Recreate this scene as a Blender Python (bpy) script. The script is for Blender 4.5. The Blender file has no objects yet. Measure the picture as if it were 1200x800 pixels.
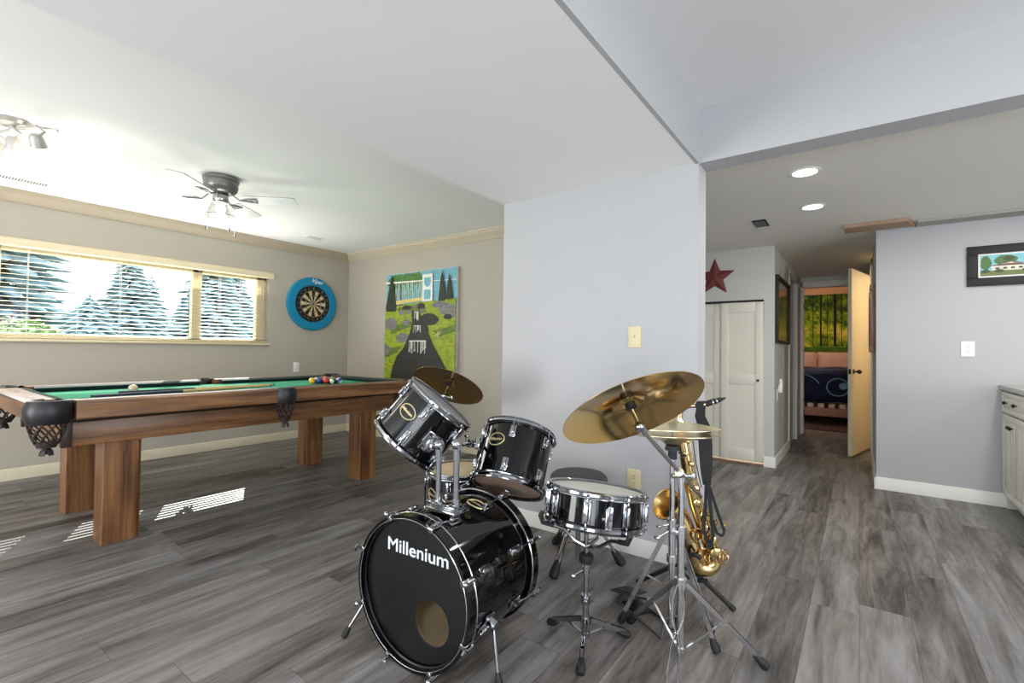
import bpy, bmesh, math, random
from mathutils import Vector, Matrix, noise
random.seed(7)
PI = math.pi
sc = bpy.context.scene
COL = sc.collection
def rad(a): return math.radians(a)

# ------------------------------------------------------------------ camera
YAW, PITCH, ROLL, FPX, CAMH = rad(53.774), rad(.9955), rad(.7367), 555.72, 1.12
_f = Vector((math.sin(YAW)*math.cos(PITCH), math.cos(YAW)*math.cos(PITCH), math.sin(PITCH)))
_r = Vector((math.cos(YAW), -math.sin(YAW), 0)); _u = _r.cross(_f)
R_ = _r*math.cos(ROLL)+_u*math.sin(ROLL); U_ = -_r*math.sin(ROLL)+_u*math.cos(ROLL)
CP = Vector((0, 0, CAMH))
cd = bpy.data.cameras.new('camera'); cam = bpy.data.objects.new('camera', cd); COL.objects.link(cam)
cd.sensor_width = 36; cd.lens = 36*FPX/1200; cd.clip_start = .02; cd.clip_end = 300
m3 = Matrix((R_, U_, -_f)).transposed(); cam.matrix_world = Matrix.Translation(CP) @ m3.to_4x4()
sc.camera = cam
def at(x, y, d):
    """point seen at photo pixel (x, y) at depth d metres from the lens"""
    return CP + (_f*FPX + R_*(x-600) + U_*(400-y))*(d/FPX)

# ------------------------------------------------------------------ light, world, exposure
sc.view_settings.view_transform = 'Standard'; sc.view_settings.look = 'None'
sc.view_settings.exposure = 0.0; sc.view_settings.gamma = 1; sc.view_settings.use_curve_mapping = False
w = bpy.data.worlds.new('sky'); sc.world = w; w.use_nodes = True
bg = w.node_tree.nodes['Background']; bg.inputs[0].default_value = (.80, .90, 1, 1); bg.inputs[1].default_value = 4.5
sd = bpy.data.lights.new('sun', 'SUN'); sun = bpy.data.objects.new('sun', sd); COL.objects.link(sun)
sd.energy = 15; sd.angle = rad(.18); sd.color = (1, .96, .88)
sun.rotation_euler = Vector((-.49, -1, -.709)).to_track_quat('-Z', 'Y').to_euler()
def area(name, loc, direction, sx, sy, power, color=(1, 1, 1), spread=PI):
    l = bpy.data.lights.new(name, 'AREA'); l.shape = 'RECTANGLE'; l.size = sx; l.size_y = sy; l.energy = power; l.color = color; l.spread = spread
    o = bpy.data.objects.new(name, l); COL.objects.link(o); o.location = loc
    o.rotation_euler = Vector(direction).to_track_quat('-Z', 'Z').to_euler(); return o
# area lights added as daylight fill at unseen rear windows and the long window
area('daylight_fill', (-3.15, -.6, 1.1), (1, 0, .55), 3.4, 1.5, 80, (.97, .98, 1))
area('daylight_fill', (-3.15, 3.3, 1.1), (1, -.1, .95), 2.4, 1.3, 112, (1, .98, .95))
area('daylight_fill', (.6, -3.55, 1.1), (.1, 1, .6), 3.0, 1.4, 60, (.97, .98, 1))
area('daylight_fill', (1.33, 5.50, 1.56), (0, -1, .7), 2.8, .75, 36, (1, .985, .95))  # fill added inside the blind, tilted up to brighten the ceiling
for x, y in ((.1, -1.0), (-1.7, -1.0)):
    l = area('ceiling_lamp', (x, y, 2.36), (0, 0, -1), .4, .4, 32, (1, .98, .95)); l.data.shape = 'DISK'
def point(name, loc, power, color, r=.05):
    l = bpy.data.lights.new(name, 'POINT'); l.energy = power; l.color = color; l.shadow_soft_size = r
    o = bpy.data.objects.new(name, l); COL.objects.link(o); o.location = loc; return o
point('bathroom_lamp', (6.75, -.95, 1.95), 26, (1, .80, .55), .08)
point('bedroom_lamp', (9.5, .9, 2.0), 30, (1, .76, .56), .10)

# ------------------------------------------------------------------ node materials
def srgb(c):
    return tuple(((v/255)/12.92 if v/255 <= .04045 else (((v/255)+.055)/1.055)**2.4) for v in c)+(1,)
class NT:
    def __init__(s, name):
        s.m = bpy.data.materials.new(name); s.m.use_nodes = True; s.t = s.m.node_tree; s.b = s.t.nodes['Principled BSDF']
    def n(s, typ, **k):
        nd = s.t.nodes.new(typ)
        for a, v in k.items(): setattr(nd, a, v)
        return nd
    def l(s, a, b): s.t.links.new(a, b)
    def val(s, nd, i, v):
        if hasattr(v, 'links') or isinstance(v, bpy.types.NodeSocket): s.l(v, nd.inputs[i])
        else: nd.inputs[i].default_value = v
    def math(s, op, a, b=0.0, c=None):
        nd = s.n('ShaderNodeMath', operation=op); s.val(nd, 0, a); s.val(nd, 1, b)
        if c is not None: s.val(nd, 2, c)
        return nd.outputs[0]
    def ramp(s, fac, stops):
        r = s.n('ShaderNodeValToRGB'); e = r.color_ramp.elements
        while len(e) < len(stops): e.new(.5)
        for k, (p, c) in enumerate(stops): e[k].position = p; e[k].color = c if len(c) == 4 else tuple(c)+(1,)
        s.l(fac, r.inputs[0]); return r.outputs[0]
    def coords(s, scale=(1, 1, 1), which='Object'):
        tc = s.n('ShaderNodeTexCoord'); mp = s.n('ShaderNodeMapping'); mp.inputs['Scale'].default_value = scale
        s.l(tc.outputs[which], mp.inputs[0]); return mp.outputs[0]
    def noise(s, vec, scale, detail=3, rough=.5, dist=0.0):
        nd = s.n('ShaderNodeTexNoise'); s.l(vec, nd.inputs['Vector']); nd.inputs['Scale'].default_value = scale
        nd.inputs['Detail'].default_value = detail; nd.inputs['Roughness'].default_value = rough; nd.inputs['Distortion'].default_value = dist; return nd.outputs['Fac']
    def mix(s, fac, a, b, typ='MIX'):
        nd = s.n('ShaderNodeMix', data_type='RGBA', blend_type=typ); s.val(nd, 0, fac); s.val(nd, 6, a); s.val(nd, 7, b); return nd.outputs[2]
    def bump(s, h, strength=.2, dist=.01):
        nd = s.n('ShaderNodeBump'); nd.inputs['Strength'].default_value = strength; nd.inputs['Distance'].default_value = dist
        s.l(h, nd.inputs['Height']); s.l(nd.outputs[0], s.b.inputs['Normal'])
    def base(s, v): s.val(s.b, 'Base Color', v)

def M(name, rgb, rough=.5, metal=0, var=.06, nscale=8, bump=0, coat=0, spec=.5, stretch=(1, 1, 1)):
    t = NT(name); t.b.inputs['Roughness'].default_value = rough; t.b.inputs['Metallic'].default_value = metal
    t.b.inputs['Specular IOR Level'].default_value = spec; t.b.inputs['Coat Weight'].default_value = coat; t.b.inputs['Coat Roughness'].default_value = .04
    c = srgb(rgb); v = t.coords(stretch); f = t.noise(v, nscale)
    lo = tuple(x*(1-var) for x in c[:3])+(1,); hi = tuple(min(1, x*(1+var)) for x in c[:3])+(1,)
    t.base(t.ramp(f, [(.3, lo), (.7, hi)]))
    if bump: t.bump(t.noise(v, nscale*12), bump, .002)
    return t.m
def emit(name, rgb, strength):
    t = NT(name); t.base(srgb(rgb)); t.b.inputs['Emission Color'].default_value = srgb(rgb); t.b.inputs['Emission Strength'].default_value = strength; return t.m

def floor_material():
    t = NT('grey_vinyl_planks'); tc = t.n('ShaderNodeTexCoord'); sx = t.n('ShaderNodeSeparateXYZ'); t.l(tc.outputs['Object'], sx.inputs[0])
    X, Y = sx.outputs[0], sx.outputs[1]; PW, PL = .178, 1.22
    yr = t.math('DIVIDE', Y, PW); row = t.math('FLOOR', yr); fy = t.math('FRACT', yr)
    wn = t.n('ShaderNodeTexWhiteNoise', noise_dimensions='1D'); t.l(row, wn.inputs['W'])
    xr = t.math('ADD', t.math('DIVIDE', X, PL), t.math('MULTIPLY', wn.outputs[0], 5)); cl = t.math('FLOOR', xr); fx = t.math('FRACT', xr)
    cv = t.n('ShaderNodeCombineXYZ'); t.l(row, cv.inputs[0]); t.l(cl, cv.inputs[1])
    w2 = t.n('ShaderNodeTexWhiteNoise', noise_dimensions='3D'); t.l(cv.outputs[0], w2.inputs['Vector']); rnd = w2.outputs[0]
    # grain space: long along the board, shifted per board
    g = t.n('ShaderNodeCombineXYZ'); t.l(t.math('MULTIPLY', X, 1.1), g.inputs[0]); t.l(t.math('MULTIPLY', Y, 9.0), g.inputs[1]); t.l(t.math('MULTIPLY', rnd, 37), g.inputs[2])
    g2 = t.n('ShaderNodeCombineXYZ'); t.l(t.math('MULTIPLY', X, 12.0), g2.inputs[0]); t.l(t.math('MULTIPLY', Y, 75.0), g2.inputs[1]); t.l(t.math('MULTIPLY', rnd, 91), g2.inputs[2])
    n1 = t.noise(g.outputs[0], 1.3, 5, .6, .7); n2 = t.noise(g2.outputs[0], 1.0, 7, .7)
    ck = t.noise(g.outputs[0], 1.05, 4, .55, 1.1); ckm = t.noise(g.outputs[0], .8, 2, .5); crack = t.math('MULTIPLY', t.math('LESS_THAN', t.math('ABSOLUTE', t.math('SUBTRACT', ck, .53)), .0045), t.math('GREATER_THAN', ckm, .56))
    g3 = t.n('ShaderNodeCombineXYZ'); t.l(t.math('MULTIPLY', X, 2.2), g3.inputs[0]); t.l(t.math('MULTIPLY', Y, 20.0), g3.inputs[1]); t.l(t.math('MULTIPLY', rnd, 53), g3.inputs[2])
    n3 = t.noise(g3.outputs[0], 1.6, 6, .65, .5)
    v = t.math('ADD', t.math('MULTIPLY', n1, .62), t.math('ADD', t.math('ADD', t.math('MULTIPLY', n2, .22), t.math('MULTIPLY', n3, .24)), t.math('MULTIPLY', rnd, .15)))
    v = t.math('SUBTRACT', v, .022)
    col = t.ramp(v, [(.38, srgb((44, 41, 40))), (.48, srgb((76, 72, 70))), (.57, srgb((104, 100, 98))), (.70, srgb((132, 128, 127))), (.82, srgb((152, 149, 148)))])
    ex = t.math('MINIMUM', fx, t.math('SUBTRACT', 1, fx)); ey = t.math('MINIMUM', fy, t.math('SUBTRACT', 1, fy))
    seam = t.math('MINIMUM', t.math('MULTIPLY', ex, PL), t.math('MULTIPLY', ey, PW))
    sm = t.math('SMOOTH_MIN', t.math('DIVIDE', seam, .0016), 1, .2)
    tint = t.ramp(t.math('FRACT', t.math('MULTIPLY', rnd, 7.3)), [(.2, (.95, .98, 1.0)), (.8, (1.0, .97, .93))])
    col = t.mix(1.0, col, tint, 'MULTIPLY')
    col = t.mix(t.math('MULTIPLY', crack, .3), col, srgb((46, 42, 40)))
    t.base(t.mix(sm, srgb((62, 57, 54)), col))
    t.l(t.ramp(n1, [(.3, (.46, .46, .46)), (.7, (.36, .36, .36))]), t.b.inputs['Roughness']); t.b.inputs['Specular IOR Level'].default_value = .25
    t.bump(t.math('ADD', t.math('MULTIPLY', n2, .5), sm), .10, .002); return t.m
def wood(name, dark, mid, light, axis, rough=.35, scale=1.0):
    t = NT(name); st = {'x': (.8, 11, 11), 'y': (11, .8, 11), 'z': (11, 11, .8)}[axis]
    v = t.coords(tuple(a*scale for a in st)); a = t.noise(v, 2.2, 4, .62)
    st2 = {'x': (2, 70, 70), 'y': (70, 2, 70), 'z': (70, 70, 2)}[axis]; b = t.noise(t.coords(st2), 1.5, 2)
    f = t.math('ADD', t.math('MULTIPLY', a, .8), t.math('MULTIPLY', b, .22))
    t.base(t.ramp(f, [(.36, srgb(dark)), (.5, srgb(mid)), (.66, srgb(light))])); t.b.inputs['Roughness'].default_value = rough
    t.bump(b, .08, .001); return t.m

MF = floor_material()
PAINT_WARM = M('greige_wall_paint', (176, 169, 156), .85, var=.015, nscale=1.5, bump=.05)
PAINT_COOL = M('light_grey_wall_paint', (180, 180, 182), .85, var=.015, nscale=1.5, bump=.05)
PAINT_HALL = M('hall_wall_paint', (196, 196, 190), .85, var=.015, nscale=1.5, bump=.05)
CEIL = M('white_ceiling_paint', (248, 248, 248), .9, var=.01, nscale=2, bump=.12)
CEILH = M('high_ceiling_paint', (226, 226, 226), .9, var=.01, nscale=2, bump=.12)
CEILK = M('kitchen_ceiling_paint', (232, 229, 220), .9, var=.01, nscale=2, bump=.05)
CREAM = M('cream_trim_paint', (206, 196, 172), .45, var=.02)
WHITE = M('white_trim_paint', (226, 224, 218), .4, var=.01)
BLINDM = M('cream_blind_slats', (214, 200, 168), .5, var=.03)
WOODX = wood('oak_grain_lengthwise', (74, 45, 25), (116, 78, 46), (148, 106, 66), 'x')
WOODY = wood('oak_grain_crosswise', (74, 45, 25), (116, 78, 46), (148, 106, 66), 'y')
WOODZ = wood('oak_grain_upright', (72, 42, 22), (118, 78, 44), (150, 106, 64), 'z', .35, .8)
FELT = M('green_felt', (40, 150, 112), .95, var=.05, nscale=60)
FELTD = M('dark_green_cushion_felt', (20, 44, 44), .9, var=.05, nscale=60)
LEATHER = M('black_leather', (24, 24, 28), .4, var=.2, nscale=20, bump=.2)
NET = M('dark_brown_leather_net', (44, 30, 26), .6, var=.2, nscale=30)
CHROME = M('chrome', (168, 170, 174), .10, 1, var=.03)
STEEL = M('brushed_steel', (212, 213, 216), .20, 1, var=.04)
DSTEEL = M('dark_steel', (104, 106, 110), .3, 1, var=.06)
RUBBER = M('black_rubber', (17, 17, 18), .6, var=.1)
BLACK = M('black_lacquer', (6, 6, 8), .07, 0, var=.02, coat=.25, spec=.35)
HEADB = M('black_drum_head', (11, 12, 13), .28, var=.1)
HEADW = M('coated_white_drum_head', (214, 212, 204), .6, var=.03)
PLY = M('birch_ply_inside', (244, 224, 184), .6, var=.08, stretch=(1, 1, 9))
GOLDB = M('badge_gold', (226, 210, 160), .35, .6, var=.05)
LOGOW = M('white_print', (226, 230, 234), .5, var=.01)
BRONZE = M('cymbal_brass', (196, 158, 84), .17, 1, var=.07, nscale=3)
BRONZE2 = M('hi_hat_pale_brass', (222, 206, 162), .16, 1, var=.05, nscale=3)
SAXG = M('sax_gold_lacquer', (226, 198, 142), .16, 1, var=.06)
TEAL = M('teal_board_foam', (0, 130, 168), .8, var=.03, bump=.1)
BLK = M('matte_black', (14, 14, 15), .6, var=.1)
STRAPM = M('black_strap_webbing', (15, 17, 20), .8, var=.15, bump=.2)
GREYM = M('fan_pewter_grey', (120, 118, 116), .35, .5, var=.08)
BLADE = M('fan_blade_white', (240, 240, 240), .4, var=.03)
SEAT = M('grey_black_vinyl', (62, 62, 64), .6, var=.06, bump=.15)
IVORY = M('ivory_plastic', (214, 200, 160), .4, var=.02)
WPLAS = M('white_plastic', (232, 232, 230), .35, var=.01); SPOTM = M('satin_nickel_spot', (176, 174, 168), .4, .4, var=.03)
DARKH = M('dark_slot', (25, 24, 22), .8, var=.05)

# ------------------------------------------------------------------ mesh builder
I4 = Matrix.Identity(4)
def frame(o, z, x=None):
    z = Vector(z).normalized(); x = Vector(x if x is not None else ((1, 0, 0) if abs(z.x) < .9 else (0, 1, 0)))
    x = (x - z*x.dot(z)).normalized(); y = z.cross(x)
    m = Matrix((x, y, z)).transposed().to_4x4(); m.translation = Vector(o); return m
class MB:
    def __init__(s, mat=None): s.v = []; s.f = []; s.fm = []; s.M = mat or I4; s.mi = 0
    def add(s, vs, fs, M2=None):
        T = s.M @ M2 if M2 else s.M; k = len(s.v); s.v += [T @ Vector(p) for p in vs]
        for f in fs: s.f.append([i+k for i in f]); s.fm.append(s.mi)
        return s
    def box(s, c, size, bev=0, M2=None):
        b = bmesh.new(); bmesh.ops.create_cube(b, size=1)
        for v in b.verts: v.co = Vector((v.co.x*size[0], v.co.y*size[1], v.co.z*size[2]))
        if bev: bmesh.ops.bevel(b, geom=b.edges[:], offset=bev, segments=2, profile=.5, affect='EDGES')
        b.verts.index_update()
        T = Matrix.Translation(Vector(c)); T = (M2 @ T) if M2 else T
        s.add([v.co for v in b.verts], [[v.index for v in f.verts] for f in b.faces], T); b.free(); return s
    def bb(s, x0, x1, y0, y1, z0, z1, bev=0):
        return s.box(((x0+x1)/2, (y0+y1)/2, (z0+z1)/2), (abs(x1-x0), abs(y1-y0), abs(z1-z0)), bev)
    def tube(s, pts, r, seg=10, caps=True, closed=False):
        P = [Vector(p) for p in pts]; n = len(P); rs = r if isinstance(r, (list, tuple)) else [r]*n
        tang = []
        for i in range(n):
            a = P[(i-1) % n] if (i > 0 or closed) else P[0]; b = P[(i+1) % n] if (i < n-1 or closed) else P[-1]
            tang.append((b-a).normalized() if (b-a).length > 1e-9 else Vector((0, 0, 1)))
        u = tang[0].orthogonal().normalized(); vs = []
        for i in range(n):
            u = (u - tang[i]*u.dot(tang[i])); u = u.normalized() if u.length > 1e-6 else tang[i].orthogonal().normalized()
            w_ = tang[i].cross(u)
            for k in range(seg): a = 2*PI*k/seg; vs.append(P[i]+(u*math.cos(a)+w_*math.sin(a))*rs[i])
        fs = []
        for i in range(n if closed else n-1):
            j = (i+1) % n
            for k in range(seg): k2 = (k+1) % seg; fs.append([i*seg+k, i*seg+k2, j*seg+k2, j*seg+k])
        if caps and not closed: fs.append(list(range(seg))[::-1]); fs.append([(n-1)*seg+k for k in range(seg)])
        return s.add(vs, fs)
    def cyl(s, a, b, r0, r1=None, seg=16): return s.tube([a, b], [r0, r0 if r1 is None else r1], seg)
    def lathe(s, prof, seg=32, M2=None, closed=False, a0=0, a1=2*PI):
        full = abs(a1-a0-2*PI) < 1e-6; ns = seg if full else seg+1; vs = []
        for (r, z) in prof:
            for k in range(ns): a = a0+(a1-a0)*k/seg; vs.append((r*math.cos(a), r*math.sin(a), z))
        fs = []; n = len(prof)
        for i in range(n if closed else n-1):
            j = (i+1) % n
            for k in range(seg): k2 = (k+1) % ns; fs.append([i*ns+k, i*ns+k2, j*ns+k2, j*ns+k])
        return s.add(vs, fs, M2)
    def ball(s, c, r, seg=16, rings=10, sc_=(1, 1, 1), M2=None):
        pr = [(max(1e-5, r*math.sin(PI*i/rings)), -r*math.cos(PI*i/rings)) for i in range(rings+1)]
        T = Matrix.Translation(Vector(c)) @ Matrix.Diagonal((*sc_, 1)); T = (M2 @ T) if M2 else T
        return s.lathe(pr, seg, T)
    def torus(s, R, r, seg=48, rs=8, M2=None):
        return s.lathe([(R+r*math.cos(2*PI*k/rs), r*math.sin(2*PI*k/rs)) for k in range(rs)], seg, M2, closed=True)
    def prism(s, pts, d, M2=None):
        """polygon in local xy pushed along +z by d"""
        n = len(pts); vs = [(x, y, 0) for x, y in pts]+[(x, y, d) for x, y in pts]
        fs = [list(range(n))[::-1], [n+i for i in range(n)]]+[[i, (i+1) % n, n+(i+1) % n, n+i] for i in range(n)]
        return s.add(vs, fs, M2)
    def poly(s, pts): return s.add(pts, [list(range(len(pts)))])
    def strip(s, pts, wid, side, th=.002):
        """flat band of width wid along pts"""
        sd_ = Vector(side).normalized(); P = [Vector(p) for p in pts]; ws = wid if isinstance(wid, list) else [wid]*len(P); vs = []
        for i, p in enumerate(P):
            t_ = (P[min(i+1, len(P)-1)]-P[max(i-1, 0)]).normalized(); n_ = t_.cross(sd_).normalized()
            d_ = sd_
            for a, b in ((-1, -1), (1, -1), (1, 1), (-1, 1)): vs.append(p+d_*ws[i]/2*a+n_*th/2*b)
        fs = []
        for i in range(len(P)-1):
            for k in range(4): fs.append([i*4+k, i*4+(k+1) % 4, i*4+4+(k+1) % 4, i*4+4+k])
        fs.append([3, 2, 1, 0]); e = (len(P)-1)*4; fs.append([e, e+1, e+2, e+3]); return s.add(vs, fs)

ORG = {}
def part(name, mb, mats, parent=None, org=None, sharp=35, label=None):
    o0 = Vector(ORG[parent.name]) if parent is not None else Vector(org if org is not None else (0, 0, 0))
    me = bpy.data.meshes.new(name); me.from_pydata([v-o0 for v in mb.v], [], mb.f)
    b = bmesh.new(); b.from_mesh(me); bmesh.ops.recalc_face_normals(b, faces=b.faces[:]); b.to_mesh(me); b.free()
    for m in (mats if isinstance(mats, (list, tuple)) else [mats]): me.materials.append(m)
    me.polygons.foreach_set('material_index', mb.fm); me.polygons.foreach_set('use_smooth', [True]*len(me.polygons))
    me.set_sharp_from_angle(angle=rad(sharp)); me.update()
    o = bpy.data.objects.new(name, me); COL.objects.link(o)
    if parent is not None: o.parent = parent
    else: o.location = o0
    ORG[o.name] = tuple(o0)
    if label: o['label'] = label
    return o
def thing(name, label, cat, loc, group=None):
    o = bpy.data.objects.new(name, None); COL.objects.link(o); o.location = loc; o['label'] = label; o['category'] = cat
    o.empty_display_size = .05
    if group: o['group'] = group
    ORG[o.name] = tuple(loc); return o
def single(name, mb, mats, label, cat, org, group=None, kind=None, sharp=35):
    o = part(name, mb, mats, None, org, sharp); o['label'] = label; o['category'] = cat
    if group: o['group'] = group
    if kind: o['kind'] = kind
    return o
def struct(name, mb, mats, org=(0, 0, 0)):
    o = part(name, mb, mats, None, org); o['kind'] = 'structure'; return o
def dup(root, loc, label=None, rotz=0):
    def cp(o, par):
        c = o.copy(); COL.objects.link(c); ORG[c.name] = ORG[o.name]
        if par is not None: c.parent = par
        for ch in [k for k in bpy.data.objects if k.parent == o]: cp(ch, c)
        return c
    c = cp(root, None); c.location = loc; c.rotation_euler = (0, 0, rotz)
    if label: c['label'] = label
    return c
def text_mb(mb, body, size, M2, depth=.0006, off=0.0, align='CENTER', shear=0, spacing=1, width=None):
    cu = bpy.data.curves.new('t', 'FONT'); cu.body = body; cu.size = size; cu.extrude = depth; cu.offset = off; cu.align_x = align; cu.align_y = 'CENTER'; cu.shear = shear; cu.space_character = spacing
    cu.resolution_u = 4
    ob = bpy.data.objects.new('t', cu); COL.objects.link(ob); bpy.context.view_layer.update()
    me = bpy.data.meshes.new_from_object(ob.evaluated_get(bpy.context.evaluated_depsgraph_get()))
    vs = [v.co.copy() for v in me.vertices]
    if width:
        xs = [v.x for v in vs]; k = width/(max(xs)-min(xs)); mid = (max(xs)+min(xs))/2
        vs = [Vector(((v.x-mid)*k, v.y, v.z)) for v in vs]
    mb.add(vs, [list(p.vertices) for p in me.polygons], M2)
    bpy.data.objects.remove(ob); bpy.data.curves.remove(cu); bpy.data.meshes.remove(me)

# ------------------------------------------------------------------ the room
WY, PX, MX, MX2 = 5.61, 3.878, 2.54, 2.68        # window wall, painting wall, middle wall faces
LY, RY, CX, RX, HX = .672, -.115, 5.275, 5.027, 7.774
ZS, ZP, ZH, ZK = 2.10, 2.375, 2.39, 2.18
XL, YB = -3.3, -3.7
struct('floor', MB().bb(XL-.2, 11.5, YB-.2, WY+.3, -.12, 0), MF)
WX0, WX1, WZ0, WZ1 = -.14, 2.80, 1.16, 1.955
mb = MB(); mb.bb(XL, WX0, WY, WY+.16, 0, ZP+.1); mb.bb(WX1, PX+.14, WY, WY+.16, 0, ZP+.1); mb.bb(WX0, WX1, WY, WY+.16, 0, WZ0); mb.bb(WX0, WX1, WY, WY+.16, WZ1, ZP+.1)
struct('wall_left', mb, PAINT_WARM)
struct('wall_back', MB().bb(PX, PX+.14, 1.80, WY, 0, ZP+.1), PAINT_WARM)
mb = MB(); mb.bb(MX, MX2, LY, 1.94, 0, ZS+.02); mb.bb(MX2, CX+.1, 1.80, 1.94, 0, ZP+.1); mb.bb(MX, MX2, 1.80, 1.94, ZS+.02, ZP+.1)
struct('wall_middle', mb, PAINT_COOL)
# low soffit with the side of the dropped beam, high ceiling, pool room ceiling
struct('ceiling_soffit', MB().bb(XL, MX, LY+.018, 1.94, ZS, ZP+.1), CEIL)
mb = MB(); mb.bb(XL, MX, LY-.001, LY+.018, ZS, ZH+.02); struct('ceiling_soffit_face', mb, PAINT_COOL)
struct('ceiling_pool_room', MB().bb(XL, PX, 1.94, WY, ZP, ZP+.12), CEIL)
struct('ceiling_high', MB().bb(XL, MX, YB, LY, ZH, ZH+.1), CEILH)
struct('wall_header', MB().bb(MX, MX2, YB, LY, ZS, ZH+.05), PAINT_COOL)
struct('ceiling_kitchen', MB().bb(MX2, HX+.12, YB, 1.94, ZK, ZK+.1), CEILK)
# closet wall, hall walls
CY0, CY1, CZ1 = .765, 1.62, 1.645
mb = MB(); mb.bb(CX, CX+.12, LY, CY0, 0, ZK); mb.bb(CX, CX+.12, CY0, CY1, CZ1, ZK); mb.bb(CX, CX+.12, CY1, 1.80, 0, ZK); mb.bb(CX+.6, CX+.65, LY+.1, 1.8, 0, ZK)
struct('wall_closet', mb, PAINT_HALL)
mb = MB(); mb.bb(CX+.12, 6.47, LY, LY+.1, 0, ZK); mb.bb(6.47, 7.22, LY, LY+.1, 2.04, ZK); mb.bb(7.22, HX, LY, LY+.1, 0, ZK)
struct('wall_hall_left', mb, PAINT_HALL)
mb = MB(); mb.bb(RX+.12, 6.26, RY-.1, RY, 0, ZK); mb.bb(6.26, 7.03, RY-.1, RY, 2.06, ZK); mb.bb(7.03, HX, RY-.1, RY, 0, ZK)
struct('wall_hall_right', mb, PAINT_HALL)
struct('wall_right', MB().bb(RX, RX+.12, YB, RY, 0, ZK), PAINT_COOL)
mb = MB(); mb.bb(HX, HX+.12, .640, LY+.4, 0, ZK); mb.bb(HX, HX+.12, RY-.3, -.07, 0, ZK); mb.bb(HX, HX+.12, -.07, .640, 2.04, ZK)
struct('wall_hall_end', mb, PAINT_HALL)
# rooms beyond: small bathroom to the right, bedroom at the end
BW = M('warm_bathroom_paint', (226, 206, 160), .8, var=.02); BED = M('peach_bedroom_paint', (206, 160, 124), .8, var=.02)
mb = MB(); mb.bb(5.6, 5.7, -1.9, RY-.1, 0, ZK); mb.bb(7.55, 7.65, -1.9, RY-.1, 0, ZK); mb.bb(5.6, 7.65, -2.0, -1.9, 0, ZK); struct('wall_bathroom', mb, BW)
mb = MB(); mb.bb(HX+.12, 11.3, 2.2, 2.3, 0, 2.5); mb.bb(HX+.12, 11.3, -1.5, -1.4, 0, 2.5); mb.bb(11.2, 11.3, -1.4, 2.2, 0, 2.5); mb.bb(HX+.12, HX+.16, LY+.1, 2.2, 0, 2.5); mb.bb(HX+.12, HX+.16, -1.4, -.1, 0, 2.5)
struct('wall_bedroom', mb, BED); struct('ceiling_bedroom', MB().bb(HX+.12, 11.3, -1.4, 2.2, 2.5, 2.6), CEIL)
# walls behind the photographer, with unseen window openings put in for daylight
mb = MB(); a, b = -2.4, 1.1
mb.bb(XL-.14, XL, YB, a, 0, 2.5); mb.bb(XL-.14, XL, a, b, 0, .35); mb.bb(XL-.14, XL, a, b, 2.05, 2.5); mb.bb(XL-.14, XL, b, 2.1, 0, 2.5); mb.bb(XL-.14, XL, 2.1, 4.7, 0, .55); mb.bb(XL-.14, XL, 2.1, 4.7, 2.05, 2.5); mb.bb(XL-.14, XL, 4.7, WY+.16, 0, 2.5)
struct('wall_rear', mb, PAINT_COOL)
mb = MB(); mb.bb(XL, -1, YB-.14, YB, 0, 2.5); mb.bb(-1, 2.2, YB-.14, YB, 0, .4); mb.bb(-1, 2.2, YB-.14, YB, 2.05, 2.5); mb.bb(2.2, RX+.12, YB-.14, YB, 0, 2.5)
struct('wall_side', mb, PAINT_COOL)

# baseboards
def bboard(name, x0, y0, x1, y1, nrm, mat, h=.095, th=.014):
    a, b = Vector((x0, y0, 0)), Vector((x1, y1, 0)); L = (b-a).length; d = (b-a)/L; n = Vector((*nrm, 0))
    Mx = Matrix((d, n, Vector((0, 0, 1)))).transposed().to_4x4(); Mx.translation = a
    pts = [(0, 0), (th, 0), (th, h-.012), (th*.45, h), (0, h)]
    vs = [(0, p, q) for p, q in pts]+[(L, p, q) for p, q in pts]; k = 5
    m = MB(); m.add(vs, [list(range(k))[::-1], [k+i for i in range(k)]]+[[i, (i+1) % k, k+(i+1) % k, k+i] for i in range(k)], Mx)
    return struct(name, m, mat)
bboard('baseboard_left', XL, WY, PX, WY, (0, -1), CREAM)
bboard('baseboard_back', PX, 1.94, PX, WY, (-1, 0), CREAM)
bboard('baseboard_middle', MX, LY, MX, 1.94, (-1, 0), WHITE, .092)
bboard('baseboard_jamb', MX, LY, MX2, LY, (0, -1), WHITE)
bboard('baseboard_right', RX, YB, RX, RY, (-1, 0), WHITE, .10)
bboard('baseboard_hall_right', RX-.014, RY, 6.19, RY, (0, 1), WHITE, .10)
bboard('baseboard_closet', CX, LY-.014, CX, CY0-.005, (-1, 0), WHITE, .10)
bboard('baseboard_hall_left', CX, LY, 6.40, LY, (0, -1), WHITE, .10)
# crown mouldings
CR = [(0, 0), (.012, 0), (.020, .012), (.034, .024), (.060, .052), (.074, .062), (.080, .078), (.092, .082), (.092, .095), (0, .095)]
def crown(name, p0, p1, n, mat):
    a, b = Vector(p0), Vector(p1); L = (b-a).length; d = (b-a)/L
    Mx = Matrix((d, Vector(n), Vector((0, 0, 1)))).transposed().to_4x4(); Mx.translation = a; k = len(CR)
    vs = [(0, p, q) for p, q in CR]+[(L, p, q) for p, q in CR]; m = MB()
    m.add(vs, [list(range(k))[::-1], [k+i for i in range(k)]]+[[i, (i+1) % k, k+(i+1) % k, k+i] for i in range(k)], Mx); return struct(name, m, mat)
CRM = M('taupe_crown_paint', (178, 164, 142), .45, var=.02)
crown('trim_1', (XL, WY, ZP-.095), (PX, WY, ZP-.095), (0, -1, 0), CRM)
crown('trim_2', (PX, 1.94, ZP-.095), (PX, WY, ZP-.095), (-1, 0, 0), M('cream_crown_paint', (198, 186, 162), .45, var=.02))
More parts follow.
